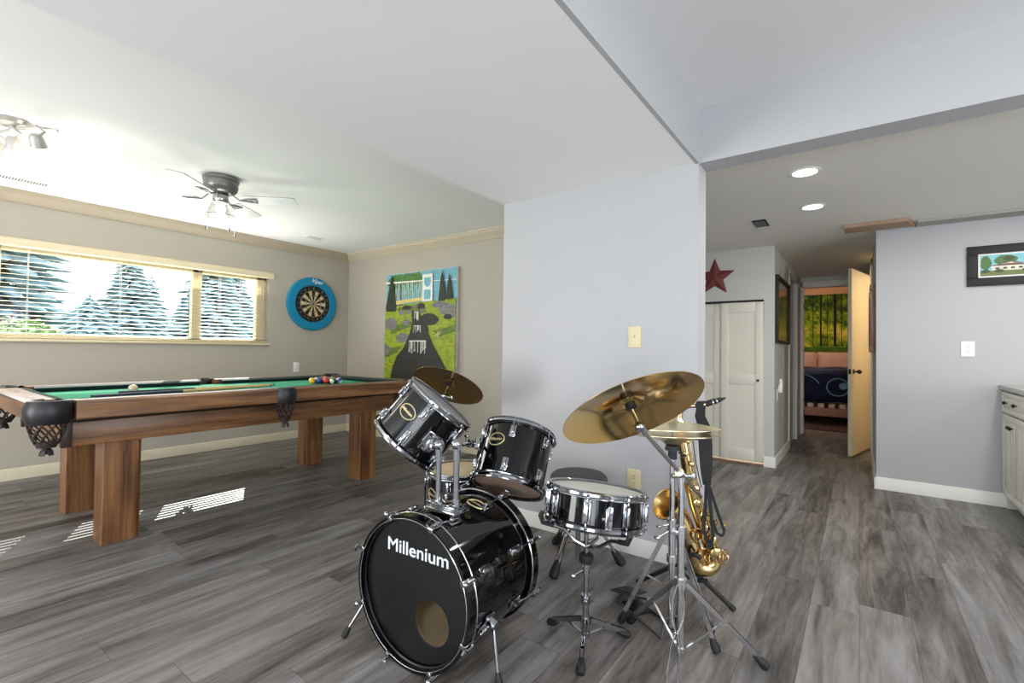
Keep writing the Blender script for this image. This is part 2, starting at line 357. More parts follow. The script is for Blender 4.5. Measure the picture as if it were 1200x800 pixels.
# shallow soffit strip over the right wall and the bare board patched into the ceiling
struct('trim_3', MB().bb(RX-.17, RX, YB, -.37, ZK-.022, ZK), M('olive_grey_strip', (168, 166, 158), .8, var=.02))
PATCH = M('bare_wood_patch', (168, 140, 114), .7, var=.08, stretch=(4, .5, 4))
mb = MB(); mb.prism([(-.30, 0), (.10, 0), (.10, .22), (-.36, .22)], .03, Matrix(((0, 1, 0, RX-.30), (1, 0, 0, 0), (0, 0, 1, ZK-.03), (0, 0, 0, 1))))
struct('trim_4', mb, PATCH)

# ------------------------------------------------------------------ long window, its blind and what lies outside
GL = NT('window_glass'); g = GL.n('ShaderNodeBsdfGlossy'); g.inputs['Roughness'].default_value = .02; tr = GL.n('ShaderNodeBsdfTransparent'); tr.inputs[0].default_value = (.96, .98, .98, 1)
lw = GL.n('ShaderNodeLayerWeight'); lw.inputs[0].default_value = .25; mx = GL.n('ShaderNodeMixShader')
GL.l(GL.math('MULTIPLY', lw.outputs['Fresnel'], .6), mx.inputs[0]); GL.l(tr.outputs[0], mx.inputs[1]); GL.l(g.outputs[0], mx.inputs[2]); GL.l(mx.outputs[0], GL.t.nodes['Material Output'].inputs[0]); GL = GL.m
VINYL = M('cream_vinyl_frame', (222, 208, 172), .45, var=.02)
wf = MB(); y0, y1 = WY+.06, WY+.13
for (x0, x1) in ((WX0, WX0+.11), (.545, .645), (2.03, 2.12), (2.69, WX1)): wf.bb(x0, x1, y0, y1, WZ0, WZ1, .004)
wf.bb(WX0, WX1, y0, y1, WZ0, WZ0+.035, .004); wf.bb(WX0, WX1, y0, y1, WZ1-.06, WZ1, .004)
win = struct('window_1', wf, VINYL)
pane = MB()
for (x0, x1) in ((WX0+.11, .545), (.645, 2.03), (2.12, 2.69)): pane.bb(x0, x1, y0+.03, y0+.036, WZ0+.035, WZ1-.06)
part('pane', pane, GL, win)
sl = MB(); sl.bb(WX0-.03, WX1+.02, WY-.03, WY+.06, WZ0-.025, WZ0, .006); part('window_sill', sl, VINYL, win)
bl = thing('window_blind', 'cream horizontal slat blind across the long window above the pool table', 'blind', (1.33, WY, WZ1))
mb = MB()
pr = [(0, 0), (0, .07), (-.045, .07), (-.055, .055), (-.052, .02), (-.058, .008), (-.05, 0)]
for_v = [(WX0-.03, WY+p, WZ1-.04+q) for p, q in pr]+[(WX1+.03, WY+p, WZ1-.04+q) for p, q in pr]; k = len(pr)
mb.add(for_v, [list(range(k))[::-1], [k+i for i in range(k)]]+[[i, (i+1) % k, k+(i+1) % k, k+i] for i in range(k)]); part('valance', mb, BLINDM, bl)
mb = MB(); ns = 19; tl = rad(9)
for i in range(ns):
    z = WZ0+.045+i*.0375; c = Vector((0, WY+.028, z)); hw = .022
    a = Vector((0, -math.cos(tl)*hw, -math.sin(tl)*hw)); n_ = Vector((0, math.sin(tl), -math.cos(tl)))*.0012
    vs = []
    for x in (WX0+.005, WX1-.005):
        for p in (c+a-n_, c-n_*2.2, c-a-n_, c-a+n_, c-n_*.2, c+a+n_): vs.append((x, p.y, p.z))
    mb.add(vs, [[0, 1, 2, 3, 4, 5][::-1], [6, 7, 8, 9, 10, 11]]+[[i2, (i2+1) % 6, 6+(i2+1) % 6, 6+i2] for i2 in range(6)])
part('slats', mb, BLINDM, bl)
mb = MB(); mb.bb(WX0+.005, WX1-.005, WY+.008, WY+.048, WZ0+.004, WZ0+.022, .003); part('bottom_rail', mb, BLINDM, bl)
mb = MB()
for x in (.10, .45, .80, 1.12, 1.42, 1.80, 2.08, 2.28, 2.50, 2.74):
    for dy in (.006, .050): part('ladder_cord', MB().cyl((x, WY+dy, WZ0+.02), (x, WY+dy, WZ1-.03), .0016, seg=5), WPLAS, bl)
# small figures hanging at the glass
DEC = M('red_brown_decal', (120, 60, 46), .6, var=.2)
for (x, z, s_) in ((.72, 1.345, .03), (.76, 1.375, .022), (.84, 1.35, .03), (.87, 1.35, .028), (2.20, 1.40, .022), (2.24, 1.43, .026), (2.30, 1.43, .03)):
    mb = MB(); pts = [(-.5, .1), (-.2, .5), (0, .15), (.3, .5), (.5, .0), (.15, -.1), (.1, -.5), (-.15, -.45), (-.1, -.05)]
    mb.prism([(px*s_, py*s_*1.2) for px, py in pts], .003, Matrix(((1, 0, 0, x), (0, 0, 1, WY+.083), (0, 1, 0, z), (0, 0, 0, 1))))
    single('window_decal', mb, DEC, 'tiny dark bird-shaped decal stuck on the long window glass, %s' % ('left part' if x < 1 else 'small right pane'), 'decal', (x, WY+.083, z), 'bird decals on the %s' % ('left glass' if x < 1 else 'right pane'))
# outdoors
GRASS = M('lawn', (92, 112, 66), .9, var=.2, nscale=3); struct('ground', MB().bb(-30, 40, WY+.2, 60, .6, .9), GRASS)
NEED = M('pale_haze_needles', (118, 140, 144), .8, var=.12, nscale=2); BARK = M('bark', (80, 62, 50), .9, var=.2); LEAFY = M('light_green_leaves', (150, 172, 110), .8, var=.3, nscale=3)  # needle colour lightened and blued to imitate haze and overexposure
def conifer(x, y, h, r, label):
    t = thing('conifer_tree', label, 'tree', (x, y, .9), 'conifers outside the window')
    part('trunk', MB().cyl((x, y, .9), (x, y, .9+h*.98), .035*h*.35, .01, 8), BARK, t)
    mb = MB(); rnd = random.Random(int(x*100))
    for L in range(34):
        f = L/33; z = .9+h*(.06+.93*f); rr = r*(1-f)**.85+.05; nb = max(5, int(15*(1-f*.6)))
        for k in range(nb):
            a = 2*PI*k/nb+rnd.random()*1.2; q = rr*rnd.uniform(.7, 1.1); d = Vector((math.cos(a), math.sin(a), -.28)); s_ = Vector((-math.sin(a), math.cos(a), 0)); o = Vector((x, y, z)); wd = q*.20
            p = [o+Vector((0, 0, .06)), o+d*q*.5+s_*wd, o+d*q, o+d*q*.5-s_*wd, o+d*q*.5+Vector((0, 0, .10*q)), o+d*q*.5-Vector((0, 0, .14*q))]
            mb.add(p, [[0, 1, 4], [4, 1, 2], [2, 3, 4], [4, 3, 0], [0, 5, 1], [1, 5, 2], [2, 5, 3], [3, 5, 0]])
    part('needles', mb, NEED, t, sharp=5)
# (x, y, height, radius)
for X_, Y_, H_, r_, lb in ((2.0, 17, 9.5, 1.5, 'tall conifer filling the left end of the long window view'), (4.5, 17, 3.4, 1.2, 'short pointed conifer outside, left of the broad one'), (6.5, 22, 3.0, 1.2, 'lowest conifer outside between short and broad conifers'), (7.2, 18.5, 4.3, 1.8, 'broad conifer outside behind the right end of the wide pane'), (9.8, 23, 4.8, 1.9, 'conifer outside behind the window mullion'), (12.4, 20, 4.6, 1.9, 'conifer outside behind the small right window pane'), (3.2, 15, 1.4, 1.3, 'low spreading conifer outside behind the light green bush')):
    conifer(X_, Y_, H_, r_, lb)
def bush(x, y, r, label):
    mb = MB(); rnd = random.Random(int(x*77))
    for k in range(420):
        d = Vector((rnd.gauss(0, 1), rnd.gauss(0, 1), rnd.gauss(0, 1))).normalized(); p = Vector((x, y, .9+r*.5))+Vector((d.x*r*1.3, d.y*r, abs(d.z)*r*.9-.1))*rnd.uniform(.6, 1)
        t1 = d.orthogonal().normalized()*.07; t2 = d.cross(t1); mb.add([p-t1, p+t2*.5, p+t1, p-t2*.5+d*.02], [[0, 1, 2, 3]])
    single('garden_bush', mb, LEAFY, label, 'bush', (x, y, .9), sharp=5)
bush(1.25, 9.6, .5, 'light green bush close outside the left end of the long window')
# hedge line far behind
mb = MB(); rnd = random.Random(3)
for k in range(1500):
    p = Vector((rnd.uniform(-2, 22), rnd.uniform(27, 28), rnd.uniform(.9, 2.35))); t1 = Vector((rnd.uniform(-1, 1), rnd.uniform(-1, 1), rnd.uniform(-1, 1))).normalized()*.17; t2 = t1.orthogonal().normalized()*.12
    mb.add([p-t1, p+t2, p+t1, p-t2], [[0, 1, 2, 3]])
single('hedge', mb, NEED, 'long blue-green hedge in the distance outside the window', 'hedge', (7, 27.5, .9), kind='stuff', sharp=5)

# ------------------------------------------------------------------ closet doors, hall doors
BRZ = M('dark_bronze_knob', (66, 56, 46), .35, .8, var=.1)
def panel_door(mb, x, ya, yb, z0, z1, th, panels, stile=.09, depth=.008):
    """slab facing -x with raised frame around sunk panels"""
    mb.bb(x+depth, x+th, ya, yb, z0, z1)
    mb.bb(x, x+depth, ya, ya+stile, z0, z1, .0025); mb.bb(x, x+depth, yb-stile, yb, z0, z1, .0025)
    zs = [z0]+[p for pr_ in panels for p in pr_]+[z1]
    for i in range(0, len(zs), 2): mb.bb(x, x+depth, ya+stile, yb-stile, zs[i], zs[i+1], .0025)
for n_, (ya, yb, kn) in enumerate(((CY0+.005, 1.165, True), (1.168, CY1-.003, False))):
    mb = MB(); panel_door(mb, CX+(.006 if n_ == 0 else .030), ya, yb, .028, 1.635, .03, [(.15, .80), (.90, 1.53)], .075)
    d_ = struct('door_%d' % (n_+1), mb, M('warm_white_door_paint', (220, 216, 202), .45, var=.01))
    if kn: part('door_knob', MB().ball((CX-.012, .815, .845), .013, 12, 8).cyl((CX-.008, .815, .845), (CX+.008, .815, .845), .006), BRZ, d_)
struct('trim_5', MB().bb(CX-.004, CX+.06, CY0, CY1, 1.633, 1.653), DARKH)
struct('trim_6', MB().bb(CX-.012, CX+.1, CY0, CY1, .001, .014), M('wood_threshold', (128, 106, 86), .5, stretch=(1, 6, 1)))
# side door of the hall (left) with its casing
d3 = struct('door_3', MB().bb(6.475, 7.215, LY+.03, LY+.07, .012, 2.035), M('white_hall_door', (214, 212, 208), .45, var=.01))
mb = MB(); mb.bb(6.40, 6.475, LY-.016, LY, 0, 2.10, .003); mb.bb(7.215, 7.29, LY-.016, LY, 0, 2.10, .003); mb.bb(6.40, 7.29, LY-.016, LY, 2.035, 2.11, .003); struct('trim_7', mb, WHITE)
# bedroom doorway casing at the end of the hall, casing of the bathroom doorway
mb = MB(); mb.bb(HX-.016, HX, .640, .668, 0, 2.12, .003); mb.bb(HX-.016, HX, -.075, .668, 2.04, 2.12, .003); mb.bb(HX, HX+.12, .632, .642, 0, 2.04); struct('trim_8', mb, WHITE)
mb = MB(); mb.bb(HX+.02, HX+.05, .624, .633, 1.74, 1.83); mb.bb(HX+.02, HX+.05, .624, .633, .26, .35); struct('trim_9', mb, BRZ)
mb = MB(); mb.bb(6.19, 6.262, RY, RY+.016, 0, 2.12, .003); mb.bb(7.028, 7.10, RY, RY+.016, 0, 2.12, .003); mb.bb(6.19, 7.10, RY, RY+.016, 2.06, 2.13, .003); struct('trim_10', mb, WHITE)
# open bathroom door: a leaf hinged at the far jamb, swung out into the hall
hx, hy = 7.025, RY+.03; ang = math.atan2(.085-hy, 6.285-hx)
T = Matrix.Translation((hx, hy, 0)) @ Matrix.Rotation(ang, 4, 'Z')
leaf = MB(T); leaf.box((.375, 0, 1.035), (.75, .036, 2.03), .003)
d4 = struct('door_4', leaf, M('cream_door_paint', (222, 212, 186), .35, var=.02))
kb = MB(T)
for s_ in (-1, 1): kb.cyl((.69, s_*.018, .93), (.69, s_*.026, .93), .027).cyl((.69, s_*.024, .93), (.69, s_*.062, .93), .009).ball((.69, s_*.072, .93), .024, 14, 9)
kb.box((.7505, 0, .93), (.003, .024, .055)); part('door_knob', kb, BRZ, d4)

# ------------------------------------------------------------------ pool table
TX0, TX1, TY0, TY1, TZ = .48, 3.01, 3.21, 4.59, .832
tb = thing('pool_table', 'large oak pool table with green felt and black leather corner pockets', 'pool table', (1.705, 3.90, 0))
for (x0, x1) in ((.80, .978), (2.49, 2.665)):
    for (y0, y1) in ((3.40, 3.575), (4.21, 4.385)):
        mb = MB(); b_ = .018
        mb.prism([(x0+b_*.2, y0), (x1-b_, y0), (x1, y0+b_), (x1, y1-b_), (x1-b_, y1), (x0+b_, y1), (x0, y1-b_), (x0, y0+b_*.2)], .59); part('leg', mb, WOODZ, tb)
AX0, AX1, AY0, AY1 = .66, 2.82, 3.37, 4.43
for nm, (x0, x1, y0, y1), mt in (('side_apron', (AX0, AX1, AY0, AY0+.03), WOODX), ('side_apron', (AX0, AX1, AY1-.03, AY1), WOODX), ('end_apron', (AX0-.03, AX0, AY0+.03, AY1-.03), WOODY), ('end_apron', (AX1, AX1+.03, AY0+.03, AY1-.03), WOODY)):
    mb = MB(); mb.bb(x0, x1, y0, y1, .575, .705, .004); part(nm, mb, mt, tb)
DOAK = M('dark_oak', (60, 40, 30), .4)
for x in (AX0-.022, AX1+.022):
    for y in (AY0+.008, AY1-.008): part('corner_block', MB().bb(x-.022, x+.022, y-.022, y+.022, .575, .725, .004), DOAK, tb)
part('sub_frame', MB().bb(AX0+.012, AX1-.012, AY0+.04, AY1-.04, .62, .735), M('shadow_oak', (48, 34, 24), .6), tb)  # recessed block coloured dark to give the shade gap under the rails
part('slate_bed', MB().bb(TX0+.10, TX1-.10, TY0+.10, TY1-.10, .735, .786), M('slate', (70, 72, 74), .8), tb)
part('playing_surface', MB().bb(TX0+.12, TX1-.12, TY0+.12, TY1-.12, .786, .792), FELT, tb)
WR = .125; XM = 1.745
# wooden rails as bevelled profiles
def rail(name, a, b, inward, mat):
    a, b, n = Vector(a), Vector(b), Vector(inward); L = (b-a).length; d = (b-a)/L
    Mx = Matrix((d, n, Vector((0, 0, 1)))).transposed().to_4x4(); Mx.translation = a
    P = [(0, .74), (.005, .735), (WR-.01, .735), (WR-.01, TZ), (.022, TZ), (.004, TZ-.010), (.004, TZ-.034), (0, TZ-.040)]; k = len(P)
    m = MB(); m.add([(0, p, q) for p, q in P]+[(L, p, q) for p, q in P], [list(range(k))[::-1], [k+i for i in range(k)]]+[[i, (i+1) % k, k+(i+1) % k, k+i] for i in range(k)], Mx); part(name, m, mat, tb)
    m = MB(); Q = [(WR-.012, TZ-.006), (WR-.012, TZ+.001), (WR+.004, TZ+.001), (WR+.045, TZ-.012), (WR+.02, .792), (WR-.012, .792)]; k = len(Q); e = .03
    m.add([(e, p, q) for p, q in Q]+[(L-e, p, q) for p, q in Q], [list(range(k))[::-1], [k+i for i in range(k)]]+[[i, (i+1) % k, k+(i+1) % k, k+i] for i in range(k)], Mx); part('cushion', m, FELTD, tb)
    for q in (.25, .5, .75): part('sight', MB().ball((L*q, .06, TZ), .008, 8, 4, (1, 1, .12), Mx), IVORY, tb)
pc = .165
for y, n in ((TY0, (0, 1, 0)), (TY1, (0, -1, 0))):
    rail('rail', (TX0+pc, y, 0), (XM-.055, y, 0), n, WOODX); rail('rail', (XM+.055, y, 0), (TX1-pc, y, 0), n, WOODX)
for x, n in ((TX0, (1, 0, 0)), (TX1, (-1, 0, 0))): rail('rail', (x, TY0+pc, 0), (x, TY1-pc, 0), n, WOODY)
def pocket(cx, cy, dx, dy, r, wide):
    """leather pocket: outward direction (dx,dy); skirt round the outside, net basket below"""
    D = Vector((dx, dy, 0)).normalized(); a0 = math.atan2(D.y, D.x); sp = rad(wide)
    m = MB(); T = Matrix.Translation((cx, cy, 0)) @ Matrix.Rotation(a0, 4, 'Z')
    prof = [(r*.72, TZ-.03), (r*.76, TZ+.002), (r*.9, TZ+.008), (r*1.08, TZ+.004), (r*1.22, TZ-.018), (r*1.30, TZ-.05), (r*1.22, TZ-.088), (r*1.08, TZ-.112), (r*.98, TZ-.105), (r*1.1, TZ-.07), (r*1.1, TZ-.03), (r*.9, TZ-.02)]
    m.lathe(prof, 22, T, closed=True, a0=-sp, a1=sp)
    k = len(prof)
    lip = part('pocket_leather', m, LEATHER, tb)
    n = MB(); ns_, rings = 9, 4
    def pt(k_, i_): 
        f = i_/rings; a = 2*PI*(k_+.5*i_)/ns_; rr = r*(1.0-.42*f**1.8); return T @ Vector((rr*math.cos(a)+.1*r, rr*math.sin(a), TZ-.085-.125*f))
    for k_ in range(ns_):
        for i_ in range(rings):
            n.tube([pt(k_, i_), pt(k_, i_+1)], .0042, 6); n.tube([pt(k_, i_), pt(k_-1, i_+1)], .0042, 6)
    n.tube([pt(k_, rings) for k_ in range(ns_)], .005, 6, closed=True)
    c = T @ Vector((.1*r, 0, TZ-.215)); n.lathe([(r*.55, 0), (r*.5, -.015), (.012, -.02)], 12, Matrix.Translation(c))
    for k_ in range(5):
        a = k_*1.3; n.strip([c+Vector((0, 0, -.01)), c+Vector((.02*math.cos(a), .02*math.sin(a), -.03)), c+Vector((.026*math.cos(a), .026*math.sin(a), -.055))], .02, (math.sin(a), -math.cos(a), 0), .003)
    part('pocket_net', n, NET, lip)
q = .075
for cx_, cy_, dx_, dy_ in ((TX0+q, TY0+q, -1, -1), (TX1-q, TY0+q, 1, -1), (TX0+q, TY1-q, -1, 1), (TX1-q, TY1-q, 1, 1)): pocket(cx_, cy_, dx_, dy_, .076, 128)
pocket(XM, TY0+.03, 0, -1, .058, 100); pocket(XM, TY1-.03, 0, 1, .058, 100)

# cues and balls lying on the felt
CUEM = M('pale_maple_cue', (206, 176, 120), .35, var=.05); CUEB = M('navy_cue_butt', (34, 40, 60), .3, var=.1); TIP = M('blue_cue_tip', (40, 110, 170), .8)
for (a, b, lb) in (((.80, 3.66, .807), (2.00, 3.93, .800), 'pool cue nearest the wooden rail, dark butt and pale shaft'), ((.98, 3.86, .807), (2.06, 4.00, .800), 'pool cue lying behind the nearer cue on green felt')):
    a, b = Vector(a), Vector(b); L = b-a; t = thing('pool_cue', lb, 'cue', tuple(a), 'pool cues on the table')
    part('butt', MB().cyl(a, a+L*.42, .0145, .0115, 12), CUEB, t); part('shaft', MB().cyl(a+L*.42, a+L*.985, .0115, .0065, 12), CUEM, t); part('tip', MB().cyl(a+L*.985, b, .0066, .006, 12), TIP, t)
BC = [(232, 178, 32), (24, 60, 140), (196, 36, 32), (70, 34, 96), (226, 104, 30), (20, 104, 60), (110, 28, 32), (18, 18, 20)]
BM = [M('ball_%s' % n, c, .08, var=.01, coat=1) for n, c in zip(('yellow', 'blue', 'red', 'purple', 'orange', 'green', 'maroon', 'black'), BC)]
BWH = M('ball_ivory', (236, 228, 204), .08, var=.01, coat=1); BCUE = M('cue_ball_ivory', (196, 178, 138), .12, var=.02, coat=1)
names = ['yellow', 'blue', 'red', 'purple', 'orange', 'green', 'maroon', 'black']
rb = .0285; zb = .792+rb
order = {(0, 0): ('yellow', 0), (1, 1): ('blue', 0), (2, 2): ('red', 0), (3, 3): ('green', 1), (4, 4): ('blue', 1), (1, 0): ('red', 1), (2, 0): ('purple', 0), (2, 1): ('black', 0), (3, 0): ('orange', 1), (3, 1): ('green', 0), (3, 2): ('maroon', 1), (4, 0): ('orange', 0), (4, 1): ('purple', 1), (4, 2): ('yellow', 1), (4, 3): ('maroon', 0)}
ax_, ay_ = 2.36, 3.93
for (row, k), (cn, stripe) in order.items():
    x = ax_+row*rb*1.74; y = ay_+(row/2-k)*rb*2.02; mi = BM[names.index(cn)]
    T = Matrix.Translation((x, y, zb)) @ Matrix.Rotation(rad(37*row+61*k), 4, 'Z') @ Matrix.Rotation(rad(40+25*k), 4, 'X')
    mb = MB(T); rings = 16
    for seg_, m_ in (((0, 16), 0),) if not stripe else (((0, 5), 1), ((5, 11), 0), ((11, 16), 1)):
        mb.mi = m_; mb.lathe([(max(1e-5, rb*math.sin(PI*i/rings)), -rb*math.cos(PI*i/rings)) for i in range(seg_[0], seg_[1]+1)], 20)
    pos = ['left tip of the racked triangle', 'second along the front of the racked triangle', 'middle of the front side of the racked triangle', 'fourth along the front of the racked triangle', 'right front corner of the racked triangle'][row] if row == k else 'row %s of the racked triangle, behind its front side' % ('one two three four five'.split()[row])
    pole = 0
    o = single('billiard_ball', mb, [mi, BWH], '%s%s billiard ball, %s' % (cn, ' striped' if stripe else '', pos), 'billiard ball', (x, y, zb-rb), 'racked billiard balls on the pool table')
    n2 = MB(T); n2.lathe([(.0105, .0003), (1e-5, .0003)], 14, Matrix.Translation((0, rb*0+0, 0)) @ Matrix.Rotation(rad(90), 4, 'X') @ Matrix.Translation((0, 0, rb-.0018)))
    part('number_spot', n2, BWH, o)
single('cue_ball', MB().ball((1.09, 4.00, zb), rb, 22, 14), BCUE, 'aged ivory cue ball lying alone on the green felt at left', 'billiard ball', (1.09, 4.00, .792))

# ------------------------------------------------------------------ things on the walls
# dartboard and its teal surround
dc = Vector((3.345, WY, 1.667)); R1 = .335; RB = .2255
T = frame(dc, (0, -1, 0), (1, 0, 0))     # local x = screen right, y = up
db = thing('dartboard_surround', 'round teal foam surround on the window wall, framing the dartboard', 'dartboard surround', tuple(dc))
mb = MB(T)
mb.lathe([(RB+.004, 0), (RB+.004, .028), (RB+.012, .036), (R1-.012, .036), (R1, .026), (R1, 0)], 64); part('foam_ring', mb, TEAL, db)
mb = MB(T); text_mb(mb, 'Viper', .072, Matrix.Translation((.045, .285, .038)) @ Matrix.Rotation(rad(-9), 4, 'Z'), .001, .0005, shear=.35); part('lettering', mb, LOGOW, db)
bd = thing('dartboard', 'black and cream bristle dartboard with red marks inside the teal ring', 'dartboard', tuple(dc))
DBK = M('dart_black', (26, 22, 20), .9); DCR = M('dart_cream', (206, 184, 136), .9, var=.06, nscale=30); DRD = M('dart_red', (130, 26, 24), .9); DGN = M('dart_green', (26, 84, 50), .9)
mb = MB(T); mb.lathe([(RB, 0), (RB, .034), (.172, .034)], 60); part('number_band', mb, DBK, bd)
mb = MB(T)
def sect(r0, r1, a0, a1, z=.034):
    vs = []; 
    for i in range(4): a = a0+(a1-a0)*i/3; vs.append((r0*math.cos(a), r0*math.sin(a), z)); vs.append((r1*math.cos(a), r1*math.sin(a), z))
    mb.add(vs, [[0, 1, 3, 2], [2, 3, 5, 4], [4, 5, 7, 6]])
for k in range(20):
    a0 = rad(90-9-18*k); a1 = a0+rad(18); e = k % 2 == 0
    mb.mi = 0 if e else 1; sect(.016, .099, a0, a1); sect(.107, .162, a0, a1)
    mb.mi = 2 if e else 3; sect(.099, .107, a0, a1); sect(.162, .170, a0, a1)
mb.mi = 3; mb.lathe([(.016, .034), (.0065, .034)], 20); mb.mi = 2; mb.lathe([(.0065, .0342), (1e-5, .0342)], 16); part('playing_face', mb, [DBK, DCR, DRD, DGN], bd)
mb = MB(T)
for k in range(20):
    a = rad(90-9-18*k); mb.tube([(.016*math.cos(a), .016*math.sin(a), .0355), (.170*math.cos(a), .170*math.sin(a), .0355)], .0007, 4)
for r_ in (.0065, .016, .099, .107, .162, .170): mb.torus(r_, .0007, 40, 4, Matrix.Translation((0, 0, .0355)))
nums = [20, 1, 18, 4, 13, 6, 10, 15, 2, 17, 3, 19, 7, 16, 8, 11, 14, 9, 12, 5]
for k, nn in enumerate(nums):
    a = rad(90-18*k); text_mb(mb, str(nn), .030, Matrix.Translation((.196*math.cos(a), .196*math.sin(a), .0355)) @ Matrix.Rotation(a-rad(90), 4, 'Z'), .0006)
part('wire_and_numbers', mb, STEEL, bd)

# painted canvas on the back wall
PAL = dict(sky=(112, 168, 182), tree=(74, 118, 52), leaf=(110, 168, 150), trunk=(70, 60, 44), white=(226, 226, 216), cyp=(34, 42, 24), grass=(136, 152, 22), grass2=(88, 108, 26), path=(32, 31, 24), rock=(112, 110, 108), bush=(30, 36, 18), yellow=(212, 190, 110), spike=(176, 176, 110), side=(200, 196, 188))
PN = list(PAL); PM = [M('oil_paint_'+k, v, .6, var=.30 if k in ('tree', 'leaf', 'grass', 'grass2', 'path', 'rock') else .10, nscale=16, stretch=(1, 1, 2.5), bump=.3) for k, v in PAL.items()]
pw, ph = 1.20, 1.29
cv = thing('canvas_painting', 'large unframed canvas painting of a dark stream through bright grass with a white bridge', 'painting', (PX-.02, 4.16, .74))
T = Matrix(((0, 0, -1, PX-.045), (-1, 0, 0, 4.76), (0, 1, 0, .742), (0, 0, 0, 1)))   # local x right, y up, z toward room
part('canvas', MB(T).box((pw/2, ph/2-.065, -.021), (pw, ph+.13, .042), .003), PM[PN.index('side')], cv)
mb = MB(T); lay = [0.0]
def P2(col, pts, keep=False):
    mb.mi = PN.index(col)
    if not keep: lay[0] += .00025
    mb.add([(x*pw, (1-t_)*ph, .0005+lay[0]) for x, t_ in pts], [list(range(len(pts)))])
def blob(col, cx, ct, rx, rt, n=14, j=.15):
    rr = random.Random(int(cx*991+ct*77)); P2(col, [(min(.995, max(.005, cx+rx*math.cos(2*PI*k/n)*(1+rr.uniform(-j, j)))), ct+rt*math.sin(2*PI*k/n)*(1+rr.uniform(-j, j))) for k in range(n)])
P2('sky', [(.005, .005), (.995, .005), (.995, .32), (.005, .32)])
for k in range(16): blob('tree', .08+.028*k, .085+.03*math.sin(k*2.1), .06, .05)
for k in range(26): blob('leaf', .16+.017*k, .17+.05*math.sin(k*1.7), .022, .022)
P2('trunk', [(.215, .1), (.235, .1), (.245, .26), (.27, .34), (.20, .34), (.22, .26)])
P2('white', [(.005, .075), (.55, .088), (.55, .100), (.005, .092)]); P2('white', [(.55, .098), (.995, .11), (.995, .116), (.55, .106)])
for k in range(13): P2('white', [(.16+.031*k, .09), (.165+.031*k, .09), (.165+.031*k, .25), (.16+.031*k, .25)])
P2('white', [(.55, .04), (.69, .04), (.69, .28), (.55, .28)]); P2('sky', [(.575, .07), (.665, .07), (.665, .125), (.65, .145), (.62, .155), (.59, .145), (.575, .125)]); P2('sky', [(.575, .18), (.665, .18), (.665, .265), (.575, .265)])
P2('grass', [(.005, .35), (.2, .31), (.45, .29), (.75, .28), (.995, .27), (.995, 1.095), (.005, 1.095)])
P2('yellow', [(.14, .26), (.55, .245), (.55, .275), (.14, .30)])
P2('grass2', [(.2, .33), (.5, .30), (.56, .34), (.4, .36), (.2, .36)]); P2('grass2', [(.1, .5), (.4, .46), (.42, .5), (.1, .58)]); P2('grass2', [(.005, .72), (.28, .68), (.2, .75), (.005, .8)]); P2('grass2', [(.7, .55), (.99, .5), (.99, .56), (.8, .6)])
P2('cyp', [(.10, .005), (.12, .07), (.155, .2), (.185, .34), (.16, .36), (.03, .36), (.01, .33), (.05, .18), (.08, .07)])
P2('cyp', [(.82, .02), (.835, .08), (.86, .2), (.86, .29), (.77, .29), (.785, .18), (.80, .08)]); P2('cyp', [(.91, .05), (.93, .12), (.96, .28), (.87, .28), (.885, .16)])
for c in ((.88, .36, .11, .06), (.79, .32, .1, .03), (.93, .40, .07, .05)): blob('rock', *c)
for c in ((.33, .33, .07, .02), (.54, .33, .05, .035), (.66, .45, .12, .055), (.90, .43, .05, .025), (.6, .53, .05, .04)): blob('bush', *c)
for c in ((.10, .48, .085, .06), (.33, .465, .06, .028), (.28, .61, .10, .045), (.02, .72, .07, .05), (.26, .375, .045, .022), (.36, .37, .045, .02), (.56, .365, .04, .02), (.46, .32, .03, .02)): blob('rock', *c)
P2('path', [(.41, .36), (.52, .36), (.55, .44), (.63, .54), (.72, .68), (.84, .82), (.95, .95), (.95, 1.095), (.09, 1.095), (.11, .97), (.14, .88), (.20, .78), (.30, .70), (.38, .58), (.42, .48)])
rr = random.Random(5)
for (cx, ct, wx, wt, n) in ((.48, .41, .03, .05, 8), (.49, .53, .05, .04, 10), (.50, .69, .12, .07, 22)):
    P2('white', [(cx-wx, ct-wt*.8), (cx+wx, ct-wt*.8), (cx+wx, ct-wt*.66), (cx-wx, ct-wt*.66)])
    for k in range(n): x = cx+rr.uniform(-wx, wx); a, b = ct-wt*.75, ct+wt*rr.uniform(.2, .9); P2('white', [(x, a), (x+.006, a), (x+.004, b), (x-.002, b)], k > 0)
for k in range(12): a = rad(20+k*30); P2('spike', [(.775, .575), (.785, .58), (.78+.09*math.cos(a), .578-.065*math.sin(a))])
part('painted_scene', mb, PM, cv, sharp=180)

# switch and outlets
def plate(name, c, n, w_, h_, mat, label, kind):
    t = thing(name, label, 'switch' if 'switch' in name else 'outlet', c)
    T = frame(c, n, Vector((0, 0, 1)).cross(Vector(n))); part('cover_plate', MB(T).box((0, 0, .003), (w_, h_, .006), .002), mat, t)
    if kind == 'switch': part('toggle', MB(T).box((0, .004, .012), (.009, .018, .016), .002), mat, t)
    elif kind == 'double': 
        m = MB(T)
        for s_ in (-1, 1): m.box((s_*.022, .004, .009), (.009, .018, .012), .002)
        part('toggle', m, mat, t)
    else:
        m = MB(T)
        for s_ in (-1, 1):
            m.lathe([(.017, .0062), (.016, .0075), (1e-5, .0075)], 18, Matrix.Translation((0, s_*.02, 0)))
        part('socket', m, mat, t); m = MB(T)
        for s_ in (-1, 1):
            for q in (-1, 1): m.box((q*.006, s_*.02+.003, .0078), (.002, .008, .001))
            m.lathe([(.0025, .0080), (1e-5, .0080)], 8, Matrix.Translation((0, s_*.02-.009, 0)))
        part('slots', m, DARKH, t)
    return t
